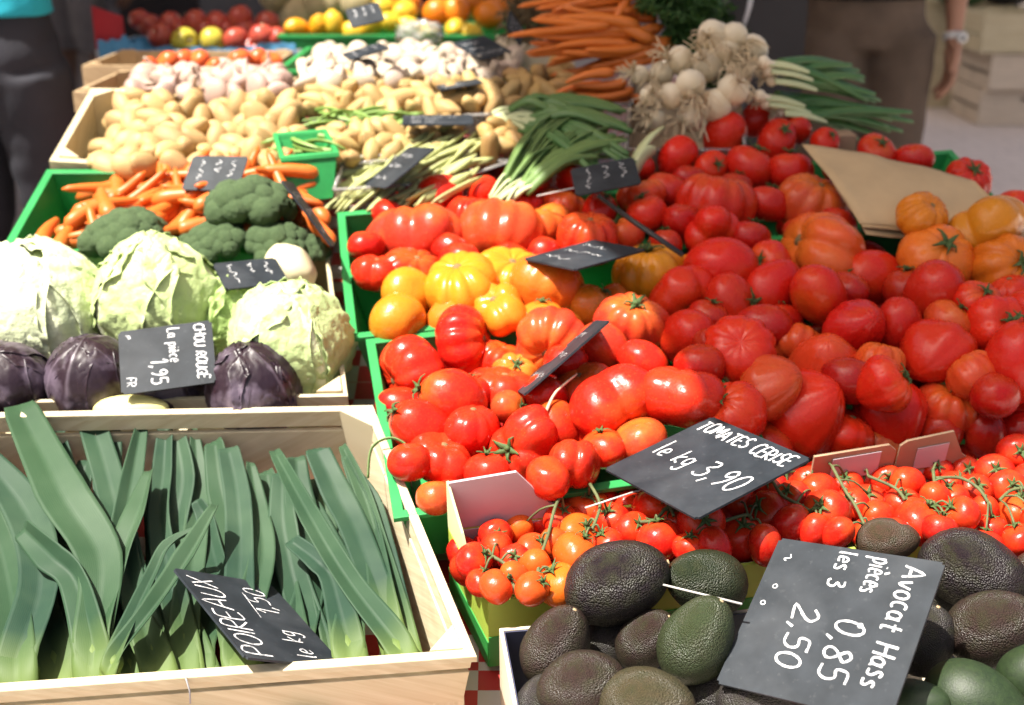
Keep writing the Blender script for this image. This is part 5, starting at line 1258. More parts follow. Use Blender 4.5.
# lemons, oranges, melons on the raised tier
tier = MB()
for x0, x1 in ((-.56, .10),):
    tier.hexa([Vector(v) for v in ((x0, 3.02, .75), (x1, 3.02, .75), (x1, 3.5, .75), (x0, 3.5, .75), (x0, 3.02, .80), (x1, 3.02, .80), (x1, 3.5, .80), (x0, 3.5, .80))])
tag(tier.build('display_step', M['oldwood'], None), 'low wooden step raising the lemons, oranges and melons', 'display step')
open_box('green_tray', 'green tray of lemons and oranges at the back of the stall', 'tray', zq(-.55, .08, 3.04, 3.36, .892), .088, .005, M['green'], .05, rim=(.006, .005), group='green trays')
LEM = blob_mesh((.026, .026, .034), .04, 1.5, 61); LEM.materials.append(M['citrus'])
for v in LEM.vertices:
    if abs(v.co.z) > .027: v.co.x *= .72; v.co.y *= .72; v.co.z *= 1.05
ORA = blob_mesh((.037, .037, .035), .02, 1.5, 62); ORA.materials.append(M['citrus'])
for (px, py, kind, lab) in [(297,29,'o','bright orange-yellow lemon at the near end of the tray, over the green rim'),(320,27,'o','orange-yellow lemon, second from the near end of the tray'),(333,24,'l','yellow lemon, third from the near end of the tray'),(372,26,'l','lemon below the slate stuck in the citrus'),(391,23,'l','brightest lemon, right beside the slate in the citrus'),(384,8,'l','lemon behind the brightest one'),(354,32,'l','lemon low under the slate in the citrus'),(405,12,'l','lemon at the foot of the first orange'),
    (410,28,'l','lemon in the middle of the tray under the oranges'),(456,29,'l','lemon under the middle orange'),(470,34,'l','lemon on the rim below the biggest orange'),(430,33,'l','greenish lemon beside the clear bag'),(437,13,'O','orange left of the pair in the middle of the tray'),(455,12,'O','orange in the middle of the tray, right of the pair'),(488,15,'O','biggest orange beside the upright slate'),(470,4,'O','orange at the back, between the two rows'),(408,4,'O','small orange at the back beside the melon'),(500,4,'O','orange at the back behind the upright slate')]:
    p = atY(px, py, 3.10 if py > 22 else (3.17 if py > 9 else 3.26)); o = obj('orange' if kind == 'O' else 'lemon', ORA if kind == 'O' else LEM, None, None, p)
    o.color = shade((0.66, 0.17, 0.008)) if kind == 'O' else ((0.68, 0.30, 0.01, 1) if kind == 'o' else shade((0.66, 0.44, 0.03))); o.rotation_mode = 'QUATERNION'; o.rotation_quaternion = rquat(); tag(o, lab, 'orange' if kind == 'O' else 'lemon', 'citrus in the green tray')
MEL = blob_mesh((.066, .066, .064), .03, 1.5, 63, 36, 24); MEL.materials.append(M['melon'])
for px, py, w, lab in [(302, 16, 46, 'netted melon low behind the bright lemon at the tray end'), (325, 4, 52, 'big netted melon in the middle, behind the slate in the citrus'), (358, 2, 48, 'netted melon between the slate and the first orange'), (278,-6,40,'netted melon at the end of the row')]:
    p = atY(px, py, 3.34); o = obj('melon', MEL, None, None, p); s = .5 * w / F * depth(p) / .066; o.scale = (s, s, s); o.rotation_euler = (rnd.random(), rnd.random(), 0); tag(o, lab, 'melon', 'netted melons at the back')
# clear bag and small pale packs between lemons and mushrooms
blob('clear_bag', 'crumpled clear bag with green herbs beside the lemons', 'bag', atY(420, 34, 3.0), (.055, .03, .03), Quaternion(), M['clear'], bump=.35, freq=3, seed=7)
mbh = MB()
for k in range(60):
    c = atY(420, 36, 3.0) + Vector((rnd.uniform(-.04, .04), rnd.uniform(-.012, .012), rnd.uniform(-.02, .012))); mbh.tube([c, c + Vector((rnd.uniform(-.02, .02), 0, rnd.uniform(0, .02)))], [.003, .001], 5)
tag(mbh.build('herb_sprig', M['bean'], None, True), 'sprig of green herbs inside the clear bag', 'herbs')

# ------------------------------------------------------------------ bunched carrots on a clear tub, herbs, onions
def bunch_carrots(label, pts, dirs, ntop, seed):
    pass
tubq = [surf(x, y, .03) for x, y in ((556, 104), (632, 104), (630, 72), (560, 72))]
punnet('clear tub of orange carrots under the carrot bunches', tubq, .11)
BC = [(638,26,1.0),]
BIG = [taper_mesh('carrot', .155 + .012 * i, .0125, 40 + i, M['carrot'], .03, 10) for i in range(5)]
for b, (lab, rows, tx, ty, sl) in enumerate([('topmost bunch of carrots, its tips towards the oranges and its greens beside the onions', [(590,3,.2,10),(612,0,.25,10),(600,10,.1,11),(585,14,.05,10),(620,12,.12,11),(575,8,.05,10),(605,-2,.2,11),(628,4,.3,10),(566,2,.1,11),(595,16,.1,11),(618,20,.05,12)], 650, 2, .1),
      ('middle bunch of carrots with one carrot lying across it', [(600,22,-.1,12),(590,28,.0,12),(618,30,.08,12),(608,24,-.38,13),(640,36,-.35,12),(586,36,.05,11),(575,20,0,11),(574,32,.05,11),(627,10,1.1,13),(560,30,.1,11),(600,38,.1,12),(572,42,.05,12),(630,44,.15,12)], 675, 25, 0),
      ('lowest bunch of carrots resting on the clear tub rim', [(596,46,.03,12),(622,44,.1,12),(640,42,.12,12),(600,54,.12,12),(580,50,.1,11),(585,58,.2,11),(630,56,.25,12),(650,50,.1,12),(615,62,.3,12),(642,62,.3,12),(565,50,.1,11),(592,66,.2,12),(608,48,.1,12),(660,58,.2,11)], 680, 44, .1)]):
    c0 = atY(610, rows[0][1], 2.28); root = empty('carrot_bunch', c0); tag(root, lab, 'carrots', 'bunched carrots')
    for i, (px, py, a, w) in enumerate(rows):
        p = atY(px, py, 2.22 + .012 * (i % 3) + .03 * (b == 0))
        d = (RIGHT * math.cos(a) + UP * math.sin(a) + FWD * rnd.uniform(-.15, .15)).normalized()
        o = obj('carrot', BIG[i % 5], None, root, p - root.location); o.rotation_mode = 'QUATERNION'; o.rotation_quaternion = (-d).to_track_quat('Z', 'Y'); o.color = shade((0.64, 0.16, 0.018))
        k = w / 12; o.scale = (k * .9, k * .9, .9)
    # feathery tops
    mb = MB(); r = random.Random(b)
    for k in range(70):
        s0 = atY(tx - 6 + r.uniform(-10, 10), ty + r.uniform(-12, 12), 2.25 + r.uniform(-.05, .05)); d = Vector((r.uniform(.3, 1.0), r.uniform(-.3, .5), r.uniform(-.25, .55) - .25 * b)).normalized(); L = r.uniform(.05, .13)
        st = smoothpath([s0, s0 + d * L * .5 + Vector((0, 0, .008)), s0 + d * L + Vector((0, 0, -.01))], 4); mb.tube(st, [.0016] * len(st), 4, False)
        for t in range(2, len(st)):
            for _ in range(6):
                e = st[t] + Vector((r.uniform(-1, 1), r.uniform(-1, 1), r.uniform(-1, 1))) * .016
                sd = (e - st[t]).cross(Vector((r.random(), r.random(), 1))).normalized() * .0035; m_ = st[t].lerp(e, .5)
                mb.add([st[t], m_ + sd, e, m_ - sd, m_ + Vector((0, 0, .002))], [(0, 1, 4), (1, 2, 4), (2, 3, 4), (3, 0, 4)])
    rel(mb, root).build('leafy_top', M['carrot_leaf'], root)
for i, (px, py, a) in enumerate([(590,78,.2),(600,84,.05),(605,92,.08),(590,98,.1),(612,100,.02),(580,90,.15)]):
    o = obj('carrot', BIG[i % 5], None, None, atY(px, py, 2.12 + .004 * i)); d = (RIGHT * math.cos(a) + UP * math.sin(a)).normalized(); o.rotation_mode = 'QUATERNION'; o.rotation_quaternion = (-d).to_track_quat('Z', 'Y'); o.color = shade((0.60, 0.14, 0.018)); o.scale = (.8, .8, .55)
    tag(o, f'carrot in the clear tub under the bunches, {ordn(i)} from the top', 'carrot', 'carrots in the clear tub')
# brown dried roots / herbs beside the oranges
mb = MB(); r = random.Random(5)
for k in range(150):
    c = atY(535 + r.uniform(-30, 30), 22 + r.uniform(-24, 22), 2.6 + r.uniform(-.06, .06)); d = Vector((r.uniform(-1, 1), r.uniform(-.4, .4), r.uniform(-.5, .6))) * .045
    mb.tube(smoothpath([c, c + d * .5 + Vector((0, 0, .01)), c + d], 2), [.003, .0035, .003, .002, .001], 5)
tag(mb.build('dried_herb_bundle', plain('dry_brown', (0.14, 0.10, 0.05), .9, .5, 30), None, True), 'tangled brown bundle of dried roots between the oranges and the carrot bunches', 'herbs')
mb = MB(); c = atY(535, 66, 2.55)
mb.box(c + Vector((0, .1, -.04)), .16, .2, .16); tag(mb.build('card_carton', M['cream'], None), 'pale carton standing under the brown bundle of roots', 'carton')

def onion_bulb(mb_b, mb_r, mb_l, p, axis, r, roots=True, L=.0, rr=None, leafdir=None):
    R3 = axis.to_track_quat('Z', 'Y').to_matrix()
    prof = [(-.95, .12), (-.8, .55), (-.4, .92), (0, 1), (.4, .85), (.8, .5), (1.2, .32), (1.6, .27)]
    mb_b.tube([p + R3 @ Vector((0, 0, z * r)) for z, _ in prof], [q * r for _, q in prof], 16)
    if roots:
        for k in range(20 if L else 24):
            d = R3 @ Vector((rnd.uniform(-1, 1), rnd.uniform(-1, 1), -rnd.uniform(.3, 1.6))).normalized() * (1.5 if L else 1)
            a = p - R3 @ Vector((0, 0, .9 * r)); mb_r.tube(smoothpath([a, a + d * r * .7, a + d * r * 1.1 + Vector((rnd.uniform(-.5, .5), rnd.uniform(-.5, .5), rnd.uniform(-.8, .2))) * r * .9], 3), [.0011] * 6 + [.0005], 4, False)
M['cloudy'] = plain('cloudy_plastic', (.55, .46, .34), .35, .15, 12)
tubo = [surf(x, y, .03) for x, y in ((626, 150), (745, 150), (742, 95), (632, 78))]
punnet('cloudy tub heaped with white onions, their dry roots outwards', tubo, .095, mat='cloudy')
ONI = [(690,118,30,'first white onion low in the tub'),(716,106,36,'whitest round onion, at the front of the tub above the tomatoes'),(662,74,26,'small white onion with its neck upright at the tub corner'),(672,96,28,'curled white onion in the middle of the tub front'),(650,96,22,'small onion behind the tub wall'),(733,90,34,'onion with pale roots at the tub end'),(741,68,32,'smooth white onion on the heap edge above the spring onion leaves'),(706,66,36,'onion under the dry straw-coloured roots'),(728,50,34,'white onion near the top of the heap'),(690,84,32,'onion half covered by roots in the middle'),(733,36,30,'topmost white onion of the heap'),(712,34,30,'onion beneath the root tuft at the top'),(752,50,34,'white onion set apart on the dark leaves behind'),(655,120,26,'onion low behind the tub wall'),(680,60,30,'onion at the back of the heap'),(640,75,20,'small upright onion shoot at the tub corner')]
for px, py, w, lab in ONI:
    p = atY(px, py, 2.02 if py > 80 else 2.08); root = empty('onion', p); tag(root, lab, 'onion', 'white onions in the clear tub')
    ax = Vector((rnd.uniform(-.3, .8), rnd.uniform(.2, 1), rnd.uniform(-.5, .3))).normalized(); b1, b2 = MB(), MB(); onion_bulb(b1, b2, None, p, ax, .49 * w / F * depth(p), L=1)
    rel(b1, root).build('bulb', M['onion'], root, True); rel(b2, root).build('root_tuft', M['root'], root, True)
# spring onion bunches with green tops pointing right
def strap(mb, a, b, w, sag, r, k=0):
    m_ = a.lerp(b, .5) + Vector((0, 0, sag)); pts = smoothpath([a, m_, b], 5); n = len(pts); mb.tube(pts, [w * (.55 + .45 * math.sin(PI * min(1, .25 + .75 * i / n))) * (1 - .8 * max(0, i / n - .6)) for i in range(n)], 8, ell=.45)
for lab, heads_, tips in [('upper bunch of spring onions, its dark leaves crossing the brown trousers', [(764,62),(768,70),(772,80)], [(866,76),(872,88),(880,100),(850,70),(858,95),(868,106),(840,84)]),
                          ('lower bunch of spring onions, its leaves reaching out over the stall edge', [(760,96),(766,103),(782,112)], [(898,112),(902,126),(890,120),(880,130),(905,118),(870,124),(860,132)])]:
    p = atY(heads_[0][0], heads_[0][1], 2.02); root = empty('spring_onion_bunch', p); tag(root, lab, 'spring onions', 'spring onion bunches')
    b1, b2, l1, s1 = MB(), MB(), MB(), MB()
    for i, (px, py) in enumerate(heads_):
        q = atY(px, py, 2.02 + .01 * i); onion_bulb(b1, b2, None, q, Vector((1, .15, -.15)).normalized(), .011)
    for i, (tx, ty) in enumerate(tips * 3):
        h0 = heads_[i % len(heads_)]; a = atY(h0[0] + 16, h0[1] + 2 + rnd.uniform(-4, 4), 2.03 + rnd.uniform(0, .03)); b = atY(tx + rnd.uniform(-14, 8), ty + rnd.uniform(-7, 7), 2.12 + rnd.uniform(-.02, .05)); strap(l1, a, b, .0085, .006, rnd)
    for i, (px, py) in enumerate(heads_): strap(s1, atY(px + 3, py + 1, 2.02), atY(px + 45, py + 10, 2.04), .007, .003, rnd)
    rel(b1, root).build('bulb', M['onion'], root, True); rel(b2, root).build('root_tuft', M['root'], root, True); rel(s1, root).build('stem', M['palestem'], root, True); rel(l1, root).build('leaf', M['onion_leaf'], root, True)
# leafy green bunches behind the tomatoes
for lab, st, tips, w in [('bunch of broad green leaves with white stem ends, in front of the clear tub', (497, 200), [(560,118),(580,112),(600,120),(612,130),(620,140),(605,152),(590,160),(560,150),(575,135),(545,128)], .0075),
                         ('bunch of dark green leaves lying flat behind the broad pale-stemmed bunch', (500, 118), [(560,110),(600,108),(622,112),(615,124),(580,120),(625,128),(628,160),(600,172)], .0075)]:
    a0 = surf(*st, .02); root = empty('leaf_bunch', a0); tag(root, lab, 'leafy greens', 'green leaf bunches'); l1, s1 = MB(), MB()
    for i, (tx, ty) in enumerate(tips * 6):
        a = surf(st[0] + rnd.uniform(-8, 12), st[1] + rnd.uniform(-6, 6), .02 + rnd.uniform(0, .02)); b = surf(tx + rnd.uniform(-8, 8), ty + rnd.uniform(-6, 6), .03 + rnd.uniform(0, .03)); m_ = a.lerp(b, .35)
        strap(s1, a, m_ + Vector((0, 0, .004)), w * .55, .006, rnd); strap(l1, a.lerp(b, .2), b, w, .02, rnd)
    rel(s1, root).build('stem', M['palestem'], root, True); rel(l1, root).build('leaf', M['flat_leaf'] if st[1] > 150 else M['onion_leaf'], root, True)
l1 = MB(); strap(l1, surf(628, 172, .03), surf(662, 128, .05), .014, .01, rnd); strap(l1, surf(634, 172, .03), surf(655, 150, .05), .012, .01, rnd)
tag(l1.build('celery_leaf', M['palestem'], None, True), 'pale green leaf standing against the tub of onions', 'leaf')

# ------------------------------------------------------------------ paper bags
def sheet(pts4, sag, seed, t=.0012, n=14):
    """curved sheet of paper through four corners, with thickness"""
    vs = []; of = Vector((seed * 3.1, 0, 0))
    for side in (0, 1):
        for i in range(n + 1):
            for j in range(n + 1):
                u, v = i / n, j / n
                p = pts4[0].lerp(pts4[1], u).lerp(pts4[3].lerp(pts4[2], u), v)
                z = sag * (math.sin(PI * u) * .6 + math.sin(PI * v) * .4) + .006 * noise.noise(p * 12 + of) + .002 * noise.noise(p * 40 + of); vs.append(p + NRM * (z - side * t))
    W = n + 1; H_ = W * W; fs = []
    for i in range(n):
        for j in range(n): a = i * W + j; fs += [(a, a + W, a + W + 1, a + 1), (a + H_, a + H_ + 1, a + H_ + W + 1, a + H_ + W)]
        for a, b in ((i * W, (i + 1) * W), (i * W + n, (i + 1) * W + n), (i, i + 1), (n * W + i, n * W + i + 1)): fs.append((a, b, b + H_, a + H_))
    mb = MB(); mb.add(vs, fs); return mb
for k, lab in enumerate(['brown paper bag lying on top of the bag stack over the tomatoes', 'middle paper bag of the brown stack, its edge showing below the top one', 'lowest brown paper bag of the stack, lying on the shaded tomatoes']):
    o_ = .062 - .006 * k; c4 = [surf(860 + k * 3, 222 + k * 6, o_ - .01), surf(1040, 246 + k * 5, o_ - .03), surf(975, 180 + k, o_ - .01), surf(802 + k * 5, 142 + k * 3, o_ + .012)]
    s_ = sheet(c4, .006, k + 1); tag(s_.build('paper_bag', M['kraft'], None, True), lab, 'paper bag', 'stack of brown paper bags')
mb = MB(); c = surf(835, 150, .0); mb.box(c + Vector((.01, .02, .0)), .045, .05, .05); tag(mb.build('card_carton', M['card'], None, bevel=.002), 'small brown carton between the spring onions and the paper bags', 'carton')

# ------------------------------------------------------------------ people
def skin_mesh(name, verts, edges, mat, parent, sub=2, smooth=True):
    me = bpy.data.meshes.new(name); me.from_pydata([v[0] for v in verts], edges, [])
    o = bpy.data.objects.new(name, me); COL.objects.link(o)
    sk = o.modifiers.new('skin', 'SKIN'); sk.branch_smoothing = .6; sk.use_smooth_shade = True
    for i, v in enumerate(verts):
        r = v[1]; d = me.skin_vertices[0].data[i]; d.radius = r if hasattr(r, '__len__') else (r, r); d.use_root = (i == 0)
    sb = o.modifiers.new('sub', 'SUBSURF'); sb.levels = sb.render_levels = sub
    dg = bpy.context.evaluated_depsgraph_get(); dg.update()
    m2 = bpy.data.meshes.new_from_object(o.evaluated_get(dg)); bpy.data.objects.remove(o)
    m2.name = name; m2.materials.clear(); m2.materials.append(mat)
    m2.polygons.foreach_set('use_smooth', [True] * len(m2.polygons))
    return obj(name, m2, None, parent)
def fused(name, chains, mat, parent, voxel=.011):
    """garment: elliptical sleeves along chains of points, fused into one surface, with soft folds"""
    bm = bmesh.new(); n = 24
    for pts, rad in chains:
        pts = [Vector(p) for p in pts]; rings = []
        for i in range(len(pts)):
            for sub in range(6 if i < len(pts) - 1 else 1):
                f = sub / 6; p = pts[i].lerp(pts[min(i + 1, len(pts) - 1)], f); r2 = rad[min(i + 1, len(pts) - 1)]; rx, ry = rad[i][0] * (1 - f) + r2[0] * f, rad[i][1] * (1 - f) + r2[1] * f
                t = (pts[min(i + 1, len(pts) - 1)] - pts[max(i - 1, 0)]).normalized(); x = Vector((1, 0, 0)); x = (x - t * x.dot(t)).normalized() if abs(t.x) < .9 else Vector((0, 0, 1)); y = t.cross(x)
                ring = []
                for k in range(n):
                    a = 2 * PI * k / n; q = p + x * rx * math.cos(a) + y * ry * math.sin(a)
                    q += (q - p) * (.06 * noise.noise(q * 9) + .06 * noise.noise(Vector((q.x * 9, q.y * 9, q.z * 26))) + .04 * noise.noise(q * 24)); ring.append(bm.verts.new(q))
                rings.append(ring)
        for a, b in zip(rings, rings[1:]):
            for k in range(n): bm.faces.new((a[k], a[(k + 1) % n], b[(k + 1) % n], b[k]))
        bm.faces.new(list(reversed(rings[0]))); bm.faces.new(rings[-1])
    bmesh.ops.recalc_face_normals(bm, faces=bm.faces)
    me = bpy.data.meshes.new(name); bm.to_mesh(me); bm.free(); o = bpy.data.objects.new(name, me); COL.objects.link(o)
    rm = o.modifiers.new('fuse', 'REMESH'); rm.mode = 'VOXEL'; rm.voxel_size = voxel; rm.use_smooth_shade = True
    sm = o.modifiers.new('soft', 'SMOOTH'); sm.factor = .5; sm.iterations = 4
    dg = bpy.context.evaluated_depsgraph_get(); dg.update()
    m2 = bpy.data.meshes.new_from_object(o.evaluated_get(dg)); bpy.data.objects.remove(o); m2.name = name; m2.materials.clear(); m2.materials.append(mat)
    m2.polygons.foreach_set('use_smooth', [True] * len(m2.polygons)); return obj(name, m2, None, parent)
def person(label, loc, turn, legs, arms, trouser_r, trouser_mat, shirt_mat, short=False, hem=.93, shirt_low=.98, skin=None, sleeve=.5, hair=(.03, .02, .015)):
    """legs: per side (knee xyz, ankle xyz); arms: per side (elbow, wrist, hand dir); x to the figure's picture right, -y towards the viewer"""
    skin = skin or M['skin']
    hip, sho = .095, .175
    V = [((0, 0, .95), (.125, .10)), ((0, 0, 1.12), (.115, .085)), ((0, 0, 1.30), (.145, .095)), ((0, .01, 1.43), (.075, .06)), ((0, .005, 1.49), .052), ((0, -.015, 1.58), (.075, .088)), ((0, -.005, 1.655), (.07, .085))]
    Eg = [(0, 1), (1, 2), (2, 3), (3, 4), (4, 5), (5, 6)]
    def add(p, r, to): V.append((p, r)); Eg.append((to, len(V) - 1)); return len(V) - 1
    for s, (kn, an) in zip((-1, 1), legs):
        h = add((s * hip, 0, .86), .088, 0); k = add(kn, .055, h); c = add(tuple((Vector(kn) * .65 + Vector(an) * .35) + Vector((0, .012, 0))), .053, k); a = add(an, .036, c)
        hl = add((an[0], an[1] - .03, max(.04, an[2] - .05)), .036, a); add((an[0] + s * .02, an[1] - .17, max(.03, an[2] - .06)), .03, hl)
    wr = []
    for s, (el, ws, hd) in zip((-1, 1), arms):
        sh = add((s * sho, .01, 1.385), .052, 2); e = add(el, .04, sh); m_ = add(tuple(Vector(el).lerp(Vector(ws), .4)), .038, e); w = add(ws, .025, m_)
        hd = Vector(hd).normalized(); pl = Vector(ws) + hd * .05; p0 = add(tuple(pl), (.035, .02), w)
        wr.append((Vector(ws), Vector(el), hd))
        side = Vector((0, 1, 0)) if abs(hd.y) < .8 else Vector((1, 0, 0)); side = (side - hd * side.dot(hd)).normalized(); inn = hd.cross(side).normalized() * s
        for f in range(4):
            o_ = (f - 1.5) * .019; L = (.068, .078, .074, .058)[f]
            b = add(tuple(pl + side * o_ + hd * .035), .0105, p0); c = add(tuple(pl + side * o_ * 1.08 + hd * (.035 + L * .5) - inn * .006), .0088, b)
            d = add(tuple(pl + side * o_ * 1.08 + hd * (.035 + L * .82) - inn * .022), .0078, c); add(tuple(pl + side * o_ * 1.05 + hd * (.035 + L) - inn * .036), .0065, d)
        t0 = add(tuple(Vector(ws) + hd * .03 - side * .03), .013, w); t1 = add(tuple(Vector(ws) + hd * .06 - side * .048 - inn * .01), .0105, t0); add(tuple(Vector(ws) + hd * .088 - side * .052 - inn * .02), .008, t1)
    root = empty('person', loc); root.rotation_euler = (0, 0, turn); tag(root, label, 'person')
    body = skin_mesh('body', V, Eg, skin, root)
    # face features and hair
    fm = MB()
    fm.tube([(0, -.098, 1.60), (0, -.112, 1.575), (0, -.098, 1.563)], [.008, .013, .008], 8); fm.build('nose', skin, root, True)
    for s in (-1, 1):
        blob('eye', None, None, Vector((s * .031, -.090, 1.60)), (.011, .006, .007), Quaternion(), M['watch'], bump=0, parent=root)
        blob('ear', None, None, Vector((s * .082, .0, 1.59)), (.010, .02, .032), Quaternion(), skin, bump=.05, parent=root)
    mm = MB(); mm.tube([(-.026, -.092, 1.535), (0, -.099, 1.533), (.026, -.092, 1.535)], [.003, .0055, .003], 6); mm.build('mouth', M['redprint'], root, True)
    hm = blob_mesh((.088, .10, .09), .06, 3, 5); blob_o = obj('hair', hm, plain('hair', hair, .6, .3, 30), root, (0, .02, 1.645))
    # trousers or shorts, shirt
    tr = trouser_r; fw = trouser_r[0][1] / .10
    chains = [([(0, 0, hem + .05), (0, 0, hem), (0, 0, .86), (0, 0, .80)], [(.160, .115), (.168, .12), (.19, .125), (.15, .11)])]
    for s, (kn, an) in zip((-1, 1), legs):
        kn, an = Vector(kn), Vector(an); top = Vector((s * hip * 1.05, 0, .84))
        if short: chains.append(([top, top.lerp(kn, .5), top.lerp(kn, .86)], [tr[0], tr[0], tr[1]]))
        else: chains.append(([top, top.lerp(kn, .5), kn, kn.lerp(an, .5), an + Vector((0, 0, .0))], [tr[0], tuple((a_ + b_) / 2 for a_, b_ in zip(tr[0], tr[1])), tr[1], tuple((a_ + b_) / 2 for a_, b_ in zip(tr[1], tr[2])), tr[2]]))
    fused('shorts' if short else 'trousers', chains, trouser_mat, root)
    chains = [([(0, 0, shirt_low), (0, 0, 1.12), (0, 0, 1.29), (0, .01, 1.40), (0, .01, 1.46)], [(.172, .13), (.150, .115), (.172, .12), (.15, .09), (.075, .06)])]
    for s, (el, ws, hd) in zip((-1, 1), arms):
        sh = Vector((s * (sho - .02), .01, 1.385)); chains.append(([sh, sh.lerp(Vector(el), sleeve)], [(.066, .066), (.058, .058)]))
    fused('shirt', chains, shirt_mat, root)
    for (kn, an) in legs:
        b = MB(); an = Vector(an); b.tube(smoothpath([an + Vector((0, .05, -.05)), an + Vector((0, -.02, -.045)), an + Vector((0, -.12, -.06)), an + Vector((0, -.2, -.07))], 3), [.02, .045, .046, .046, .046, .045, .045, .043, .040, .02], 12, ell=.8); b.build('shoe', M['shoe'], root, True)
    return root, wr
Yp = 3.65; pc = atY(862, 40, Yp)
pr, wr = person('person in brown trousers standing behind the tomatoes, a white watch at the wrist', (pc.x, Yp, 0), 0, [((-.10, -.02, .48), (-.105, .02, .09)), ((.105, 0, .48), (.11, .02, .09))],
    [((-.25, .04, 1.12), (-.24, -.05, .88), (0, -.1, -1)), ((.255, .03, 1.10), (.245, -.05, .822), (-.03, -.12, -1))], ((.108, .112), (.095, .1), (.10, .11)), M['brownpants'], M['blackshirt'], hem=.90, shirt_low=.935, sleeve=.4)
ws, el, hd = wr[1]; ax = (ws - el).normalized()
mb = MB(); c0 = ws - ax * .012; mb.tube([c0 - ax * .010, c0 - ax * .009, c0 + ax * .009, c0 + ax * .010], [.026, .031, .031, .026], 20, False); mb.build('watch_strap', M['watch'], pr, True)
mb = MB(); o_ = c0 + Vector((.01, -.030, 0)); mb.tube([o_, o_ + Vector((.002, -.007, 0))], [.017, .016], 18); wf = mb.build('watch_face', M['watch'], pr, True)
mb = MB(); mb.tube([o_ + Vector((.002, -.0072, 0)), o_ + Vector((.002, -.008, 0))], .007, 14); mb.build('dial', M['black'], pr, True)
pl = atY(14, 40, 2.9)
person('person in a bright turquoise top and dark jeans walking past the carrot tray', (pl.x - .06, 2.9, 0), math.radians(160), [((-.09, -.06, .48), (-.09, .06, .10)), ((.10, -.02, .48), (.10, .20, .14))],
    [((-.22, -.08, 1.14), (-.10, -.28, 1.10), (.3, -1, .1)), ((.22, -.08, 1.14), (.10, -.28, 1.12), (-.3, -1, .1))], ((.095, .10), (.072, .078), (.055, .06)), M['jeans'], M['cyan'], hem=.92, shirt_low=.955, sleeve=.5)
p3 = atY(82, 40, 6.0)
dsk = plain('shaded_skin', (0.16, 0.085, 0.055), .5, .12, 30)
person('distant person in grey shorts and dark shoes in the shade behind the stall', (p3.x, 6.0, 0), math.radians(150), [((-.10, -.02, .48), (-.10, .02, .09)), ((.10, .02, .48), (.10, .06, .09))],
    [((-.26, .03, 1.12), (-.26, -.04, .88), (0, -.1, -1)), ((.26, .03, 1.12), (.26, -.04, .88), (0, -.1, -1))], ((.11, .115), (.10, .1), (.07, .07)), M['greyshorts'], M['greyshorts'], short=True, hem=.93, shirt_low=.9, skin=dsk)

# ------------------------------------------------------------------ background: crates on the ground, panels
def slotted_crate(label, c, w, d, h, mat, yaw, group='wooden crates stacked on the ground'):
    root = empty('wooden_crate', c); root.rotation_euler = (0, 0, yaw); tag(root, label, 'crate', group)
    t = .012
    fr = MB(); sw, shh = .12, .022; z1, z0 = h * .80, h * .80 - shh    # front with a hand slot
    y = -d / 2
    for x0, x1, a, b in ((-w / 2, w / 2, 0, z0), (-w / 2, w / 2, z1, h), (-w / 2, -sw / 2, z0, z1), (sw / 2, w / 2, z0, z1)): fr.box(((x0 + x1) / 2, y, (a + b) / 2), x1 - x0, t, b - a)
    fr.build('front_panel', mat, root)
    for s in (-1, 1):
        mb = MB(); z = 0
        for a, b in ((.0, .40), (.50, 1.0)): mb.box((s * (w / 2 - t / 2), 0, h * (a + b) / 2), t, d - t * 1.2, h * (b - a))
        mb.build('side_panel', mat, root)
    mb = MB(); mb.box((0, d / 2, h / 2), w, t, h); mb.build('back_panel', mat, root); mb = MB(); mb.box((0, 0, .008), w - t * 2.2, d - t * 1.2, .01); mb.build('base', mat, root)
    for sx in (-1, 1):
        for sy in (-1, 1): mb = MB(); mb.box((sx * (w / 2 - .028), sy * (d / 2 - .022), h / 2 + .012), .03, .03, h + .012); mb.build('corner_post', mat, root)
    return root
b0 = atY(1000, 118, 7.25); X0 = atY(963, 118, 7.25).x
pale = mk_wood('pale_board', (0.66, 0.56, 0.44), (0.52, 0.43, 0.33))
slotted_crate('pale slotted wooden crate at the bottom of the stack on the paving', (X0 + .28, 7.25, .003), .56, .5, .195, pale, -.02)
slotted_crate('pale slotted wooden crate in the middle of the stack on the paving', (X0 + .30, 7.22, .205), .58, .5, .19, pale, .02)
slotted_crate('brownish wooden crate on top of the pale stack, level with the wrist watch', (X0 + .24, 7.2, .405), .58, .5, .205, M['wood'], -.03)
slotted_crate('brownish wooden crate beside the top of the pale stack, nearer the person', (X0 + .10, 7.9, .0), .56, .5, .62, M['wood'], 0)
for i, (x, m_, lab) in enumerate([(.0, 'green', 'dark green produce bag on the wooden crates'), (.28, 'tarp', 'black plastic bag on the wooden crates')]):
    blob('produce_bag', lab, 'bag', Vector((X0 + x, 7.55, .69)), (.16, .16, .08), Quaternion(), plain('bag_' + m_, (.03, .09, .03) if i == 0 else (.02, .02, .025), .5, .3, 20, .4, 30), bump=.3, freq=2.5, seed=i)
mb = MB(); mb.box((X0 + .5, 8.6, .78), 1.6, .02, .10); tag(mb.build('yellow_banner', plain('yellow_board', (.45, .30, .05), .7, .2, 8), None), 'yellow board behind the stacked crates', 'board')
